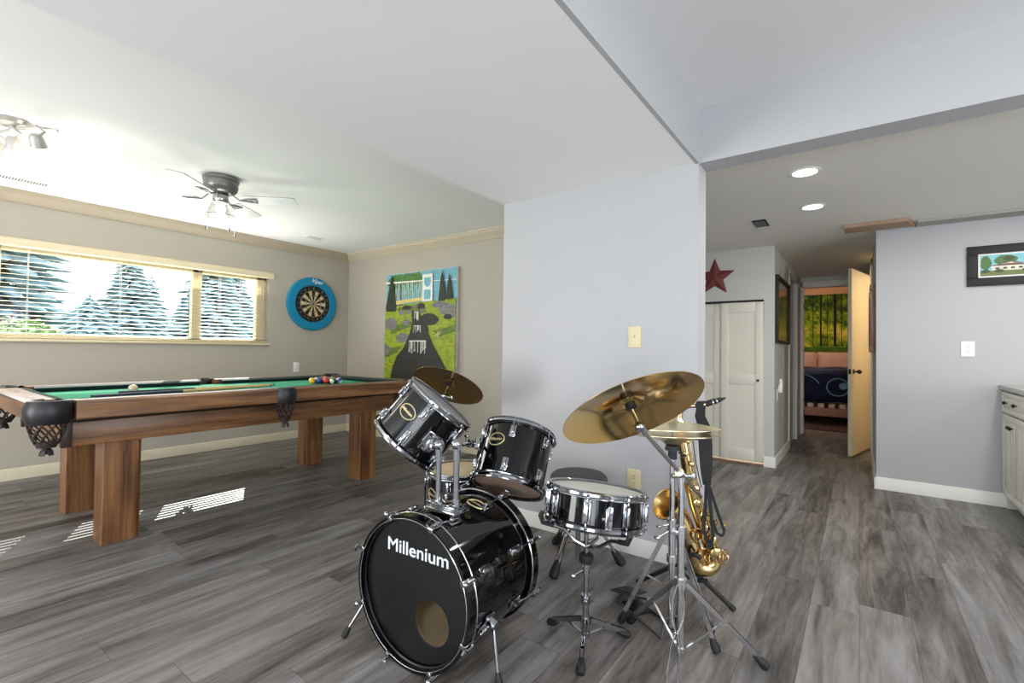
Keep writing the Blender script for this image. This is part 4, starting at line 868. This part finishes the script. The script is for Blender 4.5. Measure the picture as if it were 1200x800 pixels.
# spurs
def foot(mb, p, d, r=.016, L=.05):
    d = Vector(d).normalized(); p = Vector(p); mb.tube([p+d*L, p+d*L*.35, p+d*.004, p], [r*.62, r, r*.9, r*.5], 12)
for side, ft, zz in ((1, Vector((1.113, 1.604, .004)), -.075), (-1, Vector((1.262, .958, .004)), -.135)):
    ar = math.atan2(-side*sgn*.93, -.30); A = TB_ @ Matrix.Rotation(ar, 4, 'Z')
    p0 = A @ Vector((RBs+.028, 0, zz)); m = MB(A)
    m.box((RBs+.006, 0, zz), (.012, .05, .05), .005); m.cyl((RBs+.008, 0, zz), (RBs+.040, 0, zz), .021, .019, 18); m.cyl((RBs+.026, -.03, zz-.02), (RBs+.026, .0, zz), .004, seg=8).ball((RBs+.026, -.034, zz-.022), .008, 8, 6)
    sb = part('spur_bracket', m, CHROME, bass); d = (p0-ft); m = MB(); m.cyl(p0+d.normalized()*.015, ft+d*.12, .0065, seg=12); part('spur_leg', m, CHROME, sb)
    m = MB(); foot(m, ft, d, .013, .045); part('rubber_foot', m, RUBBER, sb)
# tom mount
mz = RB_+RBs+.002
tm = thing('tom_mount', 'chrome double tom holder standing on top of the bass drum', 'tom holder', (1.29, 1.235, mz))
m = MB(); m.box((1.29, 1.235, mz+.010), (.085, .150, .016), .005); m.box((1.29, 1.235, mz+.024), (.060, .125, .016), .006); part('base_plate', m, CHROME, tm)
b1, b2 = Vector((1.29, 1.28, mz+.02)), Vector((1.29, 1.19, mz+.02)); p1, p2 = Vector((1.29, 1.28, .752)), Vector((1.29, 1.19, .765))
for b_, p_ in ((b1, p1), (b2, p2)):
    m = MB(); m.cyl(b_, b_+Vector((0, 0, .035)), .017, .015, 18); m.cyl(b_, p_, .0110, seg=18); m.cyl(p_-Vector((0, 0, .05)), p_-Vector((0, 0, .01)), .0155, seg=18); m.ball(p_+Vector((0, 0, .006)), .021, 16, 10); m.cyl(p_+Vector((-.012, -.028, 0)), p_+Vector((.012, .028, 0)), .009); m.cyl(b_+Vector((-.02, 0, .02)), b_+Vector((-.045, 0, .02)), .004).box(b_+Vector((-.048, 0, .02)), (.006, .022, .010), .002)
    ps = part('post', m, CHROME, tm)
e1 = T1 @ Matrix.Rotation(rad(27), 4, 'Z') @ Vector((Rs1+.036, 0, -.14)); e2 = T2 @ Matrix.Rotation(rad(-88), 4, 'Z') @ Vector((Rs2+.036, 0, -.11))
m = MB(); m.cyl(p1, e1, .0085); m.box(e1, (.03, .03, .03), .008); part('tom_arm', m, CHROME, tm)
m = MB(); m.cyl(p2, e2, .0085); m.box(p2.lerp(e2, .72), (.028, .028, .034), .007); m.cyl(p2.lerp(e2, .5)+Vector((0, 0, .0)), p2.lerp(e2, .5)+Vector((0, 0, .03)), .005); m.box(p2.lerp(e2, .5)+Vector((0, 0, .033)), (.010, .022, .008), .002); part('tom_arm', m, CHROME, tm)

# floor tom behind the bass drum
FT = Vector((1.794, 1.613, .525)); t3, T3, Rs3 = drum('floor_tom', 'black floor tom on chrome legs behind the bass drum, pale head', 'drum', FT, (0, 0, 1), .178, .34, 6, True, (rad(-62), -.11), rot=rad(-22), org=(1.794, 1.613, 0), top=M('warm_coated_head', (206, 184, 148), .5, var=.03))
for k, a in enumerate((-98, 22, 142)):
    A = T3 @ Matrix.Rotation(rad(a), 4, 'Z'); m = MB(A); m.box((Rs3+.012, 0, -.22), (.024, .034, .05), .006); m.cyl((Rs3+.02, .016, -.22), (Rs3+.02, .04, -.22), .004).box((Rs3+.02, .043, -.22), (.008, .006, .022), .002); lb_ = part('leg_bracket', m, CHROME, t3)
    m = MB(A); m.tube([(Rs3+.024, 0, -.03), (Rs3+.024, 0, -.40), (Rs3+.034, 0, -.44), (Rs3+.040, 0, -.50)], .0055, 10); part('leg', m, CHROME, t3); m = MB(A); m.cyl((Rs3+.0405, 0, -.524), (Rs3+.038, 0, -.488), .014, .010, 14).cyl((Rs3+.024, 0, -.032), (Rs3+.024, 0, -.022), .0075); part('rubber_foot', m, RUBBER, t3)

# snare drum and its stand
SN = Vector((1.678, .815, .600)); SNn = Vector((.168, -.004, .986)).normalized()
t4, T4, Rs4 = drum('snare_drum', 'shallow black snare drum with white head and chrome rims', 'drum', SN, SNn, .187, .140, 8, False, rot=rad(-8))
A = T4 @ Matrix.Rotation(rad(16), 4, 'Z'); m = MB(A); m.box((Rs4+.006, 0, -.085), (.012, .026, .075), .004); m.box((Rs4+.016, 0, -.065), (.012, .018, .05), .004); m.cyl((Rs4+.014, 0, -.04), (Rs4+.026, 0, -.02), .006).ball((Rs4+.026, 0, -.018), .009, 10, 7); m.cyl((Rs4+.012, -.016, -.085), (Rs4+.012, -.026, -.085), .007); part('strainer', m, CHROME, t4)
def legset(base, hub, low, feet, mat, t, w_=.020, fr=.017, double=True, nm='leg'):
    bx, by = base
    for fx, fy in feet:
        ft = Vector((fx, fy, .014)); hb = Vector((bx, by, hub)); d = (ft-hb); side = Vector((-d.y, d.x, 0)).normalized(); hb = hb+Vector((d.x, d.y, 0)).normalized()*.018
        m = MB()
        if double:
            for s_ in (-1, 1): m.strip([hb+side*s_*.008, ft.lerp(hb, .10)+side*s_*.006], .016, side.cross(d).normalized(), .003)
            m.box(ft.lerp(hb, .5), (.012, .012, .008)); 
        else: m.cyl(hb, ft.lerp(hb, .1), .007)
        l_ = part(nm, m, mat, t); m = MB(); mid = ft.lerp(hb, .52); lo = Vector((bx, by, low))+Vector((d.x, d.y, 0)).normalized()*.014
        m.strip([mid, lo], .010, side, .003); part('leg_brace', m, mat, l_)
        m = MB(); foot(m, ft-Vector((0, 0, .010)), hb-ft, fr, .055); part('rubber_foot', m, RUBBER, l_)
st = thing('snare_stand', 'low chrome tripod stand holding the snare drum', 'drum stand', (1.64, .838, 0)); bx, by = 1.64, .838
m = MB(); m.cyl((bx, by, .035), (bx, by, .19), .0125); m.cyl((bx, by, .035), (bx, by, .055), .017); m.cyl((bx, by, .085), (bx, by, .11), .019); part('base_tube', m, CHROME, st)
m = MB(); m.cyl((bx, by, .19), (bx, by, .425), .0090); m.cyl((bx, by, .165), (bx, by, .195), .019); m.box((bx-.02, by-.01, .18), (.022, .022, .02), .004); m.cyl((bx-.01, by-.03, .18), (bx-.01, by-.03, .215), .003); m.cyl((bx, by, .275), (bx, by, .30), .014).cyl((bx-.012, by+.01, .287), (bx-.035, by+.03, .275), .005).ball((bx-.038, by+.032, .273), .009, 8, 6, (1.3, 1, .6)); part('upper_tube', m, CHROME, st)
m = MB(); m.lathe([(.010, .312), (.024, .316), (.028, .33), (.027, .345), (.018, .352), (.010, .352)], 22, Matrix.Translation((bx, by, 0))); part('grip_knob', m, RUBBER, st)
bc = SN-SNn*.140
for k, a in enumerate((-82, 38, 158)):
    A = drum_frame(bc, SNn) @ Matrix.Rotation(rad(a), 4, 'Z'); e = A @ Vector((.193, 0, -.006)); s0 = Vector((bx, by, .375)); m = MB()
    m.tube([s0, s0.lerp(A @ Vector((.10, 0, -.055)), .6), A @ Vector((.11, 0, -.032)), A @ Vector((.185, 0, -.018)), e], .007, 8); b_ = part('basket_arm', m, CHROME, st)
    m = MB(); m.tube([A @ Vector((.15, 0, -.024)), A @ Vector((.192, 0, -.018)), A @ Vector((.203, 0, .006)), A @ Vector((.197, 0, .022))], [.009, .010, .011, .008], 10); part('rubber_tip', m, RUBBER, b_)
legset((bx, by), .098, .045, ((1.688, 1.03), (1.803, .73), (1.478, .775)), CHROME, st, double=True)

# cymbals
def cymbal(name, label, o, n, R, mat, group=None, bell=.145, dome=.16, flip=False):
    T = frame(o, n); t = thing(name, label, 'cymbal', tuple(o), group); s_ = -1 if flip else 1
    pr = [(.006, .030), (.018, .029), (.032, .024), (.042, .015), (.048, .009)]; e0 = .009
    pts = pr+[(.048+(R-.048)*f, .009-.026*f**1.35*(R/.2)) for f in [i/14 for i in range(1, 15)]]
    pts2 = [(r_, z-.0015) for r_, z in pts[::-1]]
    m = MB(T if s_ == 1 else T @ Matrix.Rotation(PI, 4, 'X')); m.lathe(pts+pts2, 96, closed=True); part('plate', m, mat, t, sharp=60); return t, T
def lathed(name, rgb, rough):
    t = NT(name); t.b.inputs['Metallic'].default_value = 1; t.b.inputs['Roughness'].default_value = rough; t.base(srgb(rgb)); return t.m
C1 = lathed('crash_brass', (212, 180, 116), .10); C2 = lathed('dim_brass', (186, 152, 92), .22); C3 = lathed('hi_hat_brass', (230, 216, 176), .30)
cr, Tc = cymbal('crash_cymbal', 'big brass crash cymbal tilted up on the boom stand, underside showing', (1.431, .582, .950), (.281, .511, .813), .2286, C1)
cl_, Tl = cymbal('crash_cymbal', 'brass crash cymbal behind the steep left tom, tilted towards the grey wall', (2.054, 1.962, .914), (.557, .094, .825), .215, C2)
hb_ = Vector((1.885, .592)); hn = Vector((.07, .052, .996))
h1, Th = cymbal('hi_hat_cymbal', 'upper pale brass hi-hat cymbal with black felt on top', (hb_.x, hb_.y, .836), hn, .178, C3)
h2, Th2 = cymbal('hi_hat_cymbal', 'lower hi-hat cymbal turned upward under the pale one', (hb_.x, hb_.y, .783), hn, .178, C3, flip=True)

# boom stand of the big crash
bs = thing('cymbal_stand', 'chrome boom stand of the big crash cymbal, with wide tripod legs', 'cymbal stand', (1.803, .533, 0)); bx, by = 1.803, .533
m = MB(); m.cyl((bx, by, .018), (bx, by, .46), .0140); m.cyl((bx, by, .25), (bx, by, .285), .021); m.cyl((bx, by, .018), (bx, by, .035), .020); part('base_tube', m, STEEL, bs)
m = MB(); m.cyl((bx, by, .45), (bx, by, .655), .0110); m.cyl((bx, by, .43), (bx, by, .475), .0175); m.box((bx-.01, by+.02, .452), (.018, .03, .018), .004); m.cyl((bx-.02, by+.04, .452), (bx-.04, by+.07, .43), .005).ball((bx-.042, by+.074, .428), .011, 10, 7, (1, 1.3, .7)); part('upper_tube', m, STEEL, bs)
cc = Vector((1.431, .582, .950)); cn_ = Vector((.281, .511, .813)).normalized(); tilt = cc-cn_*.075; jt = Vector((bx, by, .665)); bo = jt+(jt-tilt)*.62
m = MB(); m.cyl(tilt, bo, .0080); m.cyl(tilt, tilt.lerp(jt, .10), .0125); part('boom_arm', m, STEEL, bs)
m = MB(); jd = (jt-tilt).normalized(); m.cyl(jt-jd*.03, jt+jd*.03, .0165); m.cyl((bx, by, .640), (bx, by, .668), .015); m.cyl(jt+Vector((0, 0, -.005))-Vector((.02, -.03, 0)), jt+Vector((.02, -.03, -.005)), .009); m.box(jt+Vector((.024, -.038, -.005)), (.02, .012, .026), .004); part('boom_tilter', m, STEEL, bs)
m = MB(); m.cyl(tilt-cn_*.012, tilt+cn_*.105+cn_*.02, .0035); m.ball(tilt, .016, 14, 9); m.cyl(tilt+cn_*.012, tilt+cn_*.045, .008, .006); part('cymbal_rod', m, CHROME, bs)
m = MB(); m.cyl(cc-cn_*.010, cc+cn_*.006, .018, seg=20); part('felt_washer', m, BLK, bs)
m = MB(); m.cyl(cc+cn_*.032, cc+cn_*.045, .014); m.box(cc+cn_*.052, (.03, .010, .012), .003); part('wing_nut', m, BLK, bs)
legset((bx, by), .268, .026, ((1.893, .768), (1.917, .262)), STEEL, bs)
# the twin-wire leg that reaches towards the viewer
m = MB(); top_ = Vector((bx-.014, by, .268)); cr_ = Vector((1.70, .515, .135)); ftw = Vector((1.555, .490, .006))
for s_ in (-1, 1):
    sd_ = Vector((.06, -.99, 0))*s_; m.tube([top_+sd_*.008, top_.lerp(cr_, .35)+sd_*.020, top_.lerp(cr_, .7)+sd_*.020, cr_+sd_*.003, cr_.lerp(ftw, .25)-sd_*-.016, ftw+sd_*.018], .0034, 8)
m.box(cr_, (.012, .016, .012), .003); part('wire_leg', m, CHROME, bs); m = MB(); m.box(ftw+Vector((0, 0, .006)), (.03, .06, .018), .006); part('rubber_foot', m, RUBBER, bs)

# hi-hat stand with pedal
hs = thing('hi_hat_stand', 'chrome hi-hat stand with black foot pedal behind the boom stand', 'hi-hat stand', (hb_.x, hb_.y, 0)); bx, by = hb_
m = MB(); m.cyl((bx, by, .05), (bx, by, .44), .0135); m.cyl((bx, by, .30), (bx, by, .325), .020); part('base_tube', m, STEEL, hs)
m = MB(); m.cyl((bx, by, .43), (bx, by, .735), .0105); m.cyl((bx, by, .425), (bx, by, .465), .017); m.cyl((bx-.01, by+.01, .445), (bx-.035, by+.035, .44), .005).ball((bx-.038, by+.038, .44), .010, 10, 7, (1, 1.3, .7)); part('upper_tube', m, STEEL, hs)
m = MB(); m.cyl((bx, by, .735), (bx, by, .752), .030, .026, 22); m.cyl((bx, by, .700), (bx, by, .737), .017); m.cyl((bx+.01, by-.02, .725), (bx+.02, by-.035, .725), .004).ball((bx+.022, by-.038, .715), .007, 8, 6); part('hat_seat', m, BLK, hs)
m = MB(); m.cyl((bx, by, .75), Vector((bx, by, .78))+hn*.145, .0032); part('pull_rod', m, CHROME, hs)
m = MB(); q = Vector((bx, by, .836)); m.cyl(q+hn*.026, q+hn*.042, .015, seg=18); part('clutch', m, CHROME, hs); m = MB(); m.cyl(q+hn*.042, q+hn*.064, .019, .017, 18); part('clutch_felt', m, BLK, hs)
legset((bx, by), .42, .20, ((1.868, .795), (1.895, .425)), STEEL, hs, double=True)
legset((bx, by), .42, .20, ((2.02, .475),), STEEL, hs, double=True)
m = MB(); a, b = Vector((bx, by, .012)), Vector((2.085, .90, .012)); dd = (b-a).normalized(); sd_ = Vector((-dd.y, dd.x, 0))
m.prism([(-.045, 0), (.045, 0), (.040, .10), (-.040, .10)], .012, frame(b-dd*.09+Vector((0, 0, -.010)), (0, 0, 1), sd_))
Tp = frame(b-dd*.015+Vector((0, 0, .012)), (Vector((0, 0, 1))*.97+dd*.22), sd_); 
ft_ = frame(b-dd*.015+Vector((0, 0, .012)), Vector((0, 0, 1))*.955+dd*.30, sd_)
m2 = MB(ft_); m2.prism([(-.040, -.02), (-.045, .06), (-.040, .20), (-.028, .25), (.028, .25), (.040, .20), (.045, .06), (.040, -.02)], .008)
pd_ = part('pedal_footboard', m2, DSTEEL, hs); m2 = MB(ft_); m2.prism([(-.034, .0), (-.038, .06), (-.030, .17), (.030, .17), (.038, .06), (.034, .0)], .003, Matrix.Translation((0, 0, .008))); part('footboard_pad', m2, RUBBER, pd_); part('heel_plate', m, BLK, hs)
m = MB(); 
for s_ in (-1, 1): m.tube([a+sd_*.045*s_+Vector((0, 0, -.004)), b-dd*.08+sd_*.045*s_+Vector((0, 0, -.004))], .0045, 6)
m.tube([a+sd_*.045+Vector((0, 0, .0)), a+sd_*.03+Vector((0, 0, .07)), a+Vector((0, 0, .075)), a-sd_*.03+Vector((0, 0, .07)), a-sd_*.045], .005, 6); part('pedal_frame', m, DSTEEL, hs)

# stand of the left crash, mostly hidden behind the toms
cs = thing('cymbal_stand', 'chrome straight stand of the left crash cymbal, standing behind the floor tom', 'cymbal stand', (2.01, 1.955, 0)); bx, by = 2.01, 1.955
ln_ = Vector((.557, .094, .825)).normalized(); lc = Vector((2.054, 1.962, .914)); tl_ = lc-ln_*.085
m = MB(); m.cyl((bx, by, .02), (bx, by, .45), .0135); part('base_tube', m, STEEL, cs); m = MB(); m.cyl((bx, by, .44), tl_-Vector((0, 0, .02)), .009); m.cyl((bx, by, .43), (bx, by, .465), .017); part('upper_tube', m, STEEL, cs)
m = MB(); m.ball(tl_, .018, 14, 9); m.box(tl_-Vector((0, 0, .02)), (.024, .024, .03), .006); m.cyl(tl_-Vector((.0, .0, .0)), tl_+Vector((.02, -.03, -.008)), .006); m.box(tl_+Vector((.023, -.035, -.008)), (.012, .02, .022), .003); m.cyl(tl_, lc+ln_*.10, .0035); m.cyl(tl_+ln_*.02, tl_+ln_*.05, .008, .006); part('tilter', m, CHROME, cs)
m = MB(); m.cyl(lc-ln_*.008, lc+ln_*.006, .018, seg=18); part('felt_washer', m, BLK, cs); m = MB(); m.cyl(lc+ln_*.032, lc+ln_*.046, .013); m.box(lc+ln_*.052, (.026, .010, .012), .003); part('wing_nut', m, CHROME, cs)
legset((bx, by), .26, .03, ((1.86, 2.13), (2.22, 2.05), (1.98, 1.73+.04)), STEEL, cs)

# drum throne
th = thing('drum_throne', 'round black vinyl drum throne on short double-braced legs', 'stool', (2.27, 1.21, 0))
T = Matrix.Translation((2.27, 1.21, 0))
part('seat', MB(T).lathe([(1e-5, .470), (.09, .469), (.135, .464), (.150, .450), (.153, .432), (.151, .40), (.146, .385), (1e-5, .383)], 48), SEAT, th)
part('post', MB(T).cyl((0, 0, .01), (0, 0, .25), .0135).cyl((0, 0, .23), (0, 0, .385), .011).cyl((0, 0, .22), (0, 0, .25), .019).box((0, 0, .378), (.11, .11, .012), .003), CHROME, th)
for fx, fy in ((2.02, 1.215), (2.372, .999), (2.395, 1.425)):
    ft = Vector((fx, fy, .012)); hb = Vector((2.27, 1.21, .29)); d = ft-hb; sd_ = Vector((-d.y, d.x, 0)).normalized(); m = MB(); top = hb+Vector((d.x, d.y, 0)).normalized()*.03
    for s_ in (-1, 1): m.cyl(top+sd_*s_*.014, ft.lerp(top, .12)+sd_*s_*.009, .0065, seg=8)
    l_ = part('leg', m, CHROME, th); m = MB(); m.cyl(ft.lerp(top, .5), Vector((2.27, 1.21, .09)), .005, seg=8); part('leg_brace', m, CHROME, l_)
    m = MB(); foot(m, ft-Vector((0, 0, .010)), top-ft, .025, .085); part('rubber_foot', m, RUBBER, l_)

# ------------------------------------------------------------------ saxophone on its stand
SO = Vector((2.13, .635, 0))
SRt = Vector((.591, -.807, 0))         # across the instrument
SBk = Vector((.807, .591, 0))          # towards the wall
KX = 820.0
def S(px, py, off=0.0):
    """point in the instrument's own upright plane (millimetre sketch: 263 units per metre)"""
    return SO + SRt*((px-803)/263.0) + SBk*off + Vector((0, 0, 1.12-(py-412.3)/263.0))
sax = thing('saxophone', 'gold lacquered saxophone leaning on its black floor stand behind the hi-hat', 'saxophone', tuple(S(833, 668)))
body = [S(803, 496), S(805, 510), S(809, 534), S(814, 560), S(821, 587), S(830, 612), S(838, 634), S(842.5, 650)]
part('body_tube', MB().tube(body, [.015, .019, .024, .028, .030, .031, .032, .033], 22), SAXG, sax, sharp=60)
bow = [S(842.5, 650)]+[S(832+10.8*math.cos(rad(a)), 652+9.0*math.sin(rad(a))) for a in range(15, 180, 15)]+[S(821, 650)]
part('bow', MB().tube(bow, [.033+.0003*i for i in range(len(bow))], 22), SAXG, sax, sharp=60)
bell = [S(821, 650), S(816, 634), S(810.5, 618), S(804.5, 605), S(799, 597.5), S(793, 592, -.004), S(788, 588, -.010), S(786, 586.5, -.014)]
part('bell', MB().tube(bell, [.0368, .037, .038, .040, .043, .049, .059, .069], 32, caps=False), SAXG, sax, sharp=60)
bd2 = (bell[-1]-bell[-2]).normalized(); TBl = frame(bell[-1], bd2)
m = MB(TBl); m.torus(.069, .003, 40, 8); part('bell_rim', m, SAXG, sax)
part('bell_inside', MB().tube([b for b in bell[2:]], [.036, .038, .041, .047, .057, .067], 32, caps=False), M('sax_bell_inner', (214, 182, 120), .25, 1), sax, sharp=60)
neck = [S(803, 497), S(802, 487), S(803, 481), S(807, 476.5), S(813, 474.5), S(820, 474.5), S(828, 473.5), S(835, 471.5)]
part('neck', MB().tube(neck, [.013, .0125, .012, .0115, .0105, .0095, .0085, .0075], 16).cyl(S(803.5, 499), S(803, 492), .017), M('rose_brass_neck', (222, 180, 144), .18, 1), sax, sharp=60)
m = MB(); m.tube([S(831.5, 472.6), S(833, 472), S(842, 469), S(848, 467.2), S(855, 465)], [.010, .013, .0125, .010, .003], 16); mp = part('mouthpiece', m, BLK, sax)
m = MB(); m.cyl(S(838.5, 470.2), S(840, 469.7), .0145, seg=16); m.cyl(S(843, 468.8), S(844.5, 468.3), .0135, seg=16); m.box(S(841.5, 471.8), (.03, .006, .006), .002); part('ligature', m, CHROME, mp)
# keywork: rods, posts, key cups and guards
rnd = random.Random(11)
def along(pts, f):
    f = max(0, min(.9999, f))*(len(pts)-1); i = int(f); return pts[i].lerp(pts[i+1], f-i), (pts[i+1]-pts[i]).normalized()
m = MB()
for o_, q_ in ((.040, -.014), (.043, .006), (.036, .022)):
    pts = []
    for i in range(9): p, d = along(body, .05+.105*i); s_ = d.cross(SBk).normalized(); pts.append(p-SBk*(o_+.004*i/8)*.8+s_*q_)
    m.tube(pts, .0022, 6)
    for i in range(0, 9, 2): m.cyl(pts[i], pts[i]+SBk*.02, .0022, seg=6); m.ball(pts[i], .0042, 8, 5)
part('key_rods', m, SAXG, sax)
for i, (f, q_, r_) in enumerate(((.10, -.012, .009), (.17, .010, .010), (.25, -.010, .011), (.32, .012, .012), (.40, -.006, .014), (.47, .010, .014), (.55, -.008, .016), (.63, .008, .017), (.71, -.006, .018), (.80, .008, .020), (.90, 0, .022))):
    p, d = along(body, f); s_ = d.cross(SBk).normalized(); rb2 = .020+.020*f; c = p-SBk*(rb2+.010)+s_*q_; T = frame(c, -SBk+s_*q_*20)
    m = MB(T); m.lathe([(r_, -.004), (r_, .002), (r_*.8, .004), (r_*.35, .005), (r_*.3, .007), (1e-5, .0075)], 16); part('key_cup', m, SAXG, sax)
for f, side, r_, base in ((.25, -1, .026, bell), (.05, -1, .027, bell), (.95, 1, .026, body)):
    p, d = along(base, f); s_ = d.cross(SBk).normalized(); rad_ = .038 if base is bell else .036; dr = (-SBk*.75+s_*side*.5).normalized(); T = frame(p+dr*(rad_+.006), dr)
    m = MB(T); m.lathe([(r_, -.004), (r_, .003), (r_*.7, .005), (1e-5, .006)], 20); m.torus(r_*1.12, .002, 20, 6, Matrix.Translation((0, 0, .014)))
    for k in range(3): a = k*2.1; m.cyl(pol(r_*1.12, a, .014), pol(r_*1.12, a, -.010), .0022, seg=6)
    part('key_guard', m, SAXG, sax)
T = frame(S(851, 645), SRt); m = MB(T); m.lathe([(.018, 0), (.018, .006), (.010, .009), (1e-5, .009)], 18); m.torus(.021, .003, 20, 6, Matrix.Translation((0, 0, .018)))
for k in range(3): m.cyl(pol(.021, k*2.1, .018), pol(.021, k*2.1, -.02), .0025, seg=6)
part('key_guard', m, SAXG, sax)
for (px, py) in ((838, 604), (829, 596), (848, 606)):
    T = frame(S(px, py, -.045), -SBk+SRt*.3); m = MB(T); m.torus(.012, .003, 20, 6); m.cyl((0, 0, 0), (0, 0, -.03), .003, seg=6); m.lathe([(.008, .0), (1e-5, .001)], 14); part('finger_key', m, SAXG, sax)
# strap slung over the neck
stp = thing('sax_strap', 'wide black neck strap draped over the saxophone neck and hanging to its keys', 'strap', tuple(S(826, 470)))
part('strap_pad', MB().strip([S(821, 487, -.03), S(823, 478, -.028), S(824.5, 470.3, -.006), S(828, 469.3, .008), S(829, 476, .022), S(828, 487, .024), S(832, 500, .012), S(831, 520, -.01), S(830, 545, -.03), S(829, 562, -.045)], [.02, .028, .034, .036, .038, .045, .056, .060, .052, .034], SRt+Vector((0, 0, -.0)), .004), STRAPM, stp)
part('strap_webbing', MB().strip([S(829, 558, -.045), S(826, 590, -.055), S(824, 612, -.06), S(831, 632, -.065), S(834, 618, -.066), S(831, 575, -.055), S(829, 556, -.046)], .015, SRt+Vector((0, 0, .3)), .0022), STRAPM, stp)
part('strap_webbing', MB().strip([S(830, 560, -.048), S(840, 592, -.058), S(847, 612, -.062), S(845, 618, -.062), S(838, 614, -.064), S(834, 600, -.062)], .013, SRt+Vector((0, 0, .6)), .0022), STRAPM, stp)
part('strap_cord', MB().tube([S(819, 512, .02), S(821, 540, .0), S(824, 566, -.035)], .002, 6), STRAPM, stp)
# black stand
ss = thing('saxophone_stand', 'black tripod stand carrying the gold saxophone', 'instrument stand', (2.15, .635, 0))
hub = Vector((2.15, .625, .20)); m = MB(); m.cyl(hub-Vector((0, 0, .175)), S(806, 600, .05), .011); m.box(hub+Vector((0, 0, .02)), (.045, .045, .10), .010); part('column', m, BLK, ss)
for fx, fy in ((2.225, .86), (2.24, .435), (1.99, .60)):
    ft = Vector((fx, fy, .012)); m = MB(); m.tube([hub+Vector((0, 0, -.01)), hub.lerp(ft, .08), ft], .010, 10); m.cyl(hub.lerp(ft, .93), ft, .0125, .0125); part('leg', m, BLK, ss)
m = MB(); m.tube([hub+Vector((0, 0, .05)), S(803, 655, -.02), S(806, 640, -.06), S(813, 637, -.075), S(819, 641, -.07)], [.012, .012, .010, .010, .011], 10); m.tube([hub+Vector((0, 0, .05)), S(808, 668, .02), S(818, 676, .0), S(832, 671, -.03)], .009, 10); part('bow_cradle', m, RUBBER, ss)
m = MB(); m.tube([S(806, 602, .05), S(800, 596, .05), S(792, 600, .03), S(790, 610, -.01)], .009, 10); part('bell_yoke', m, RUBBER, ss)
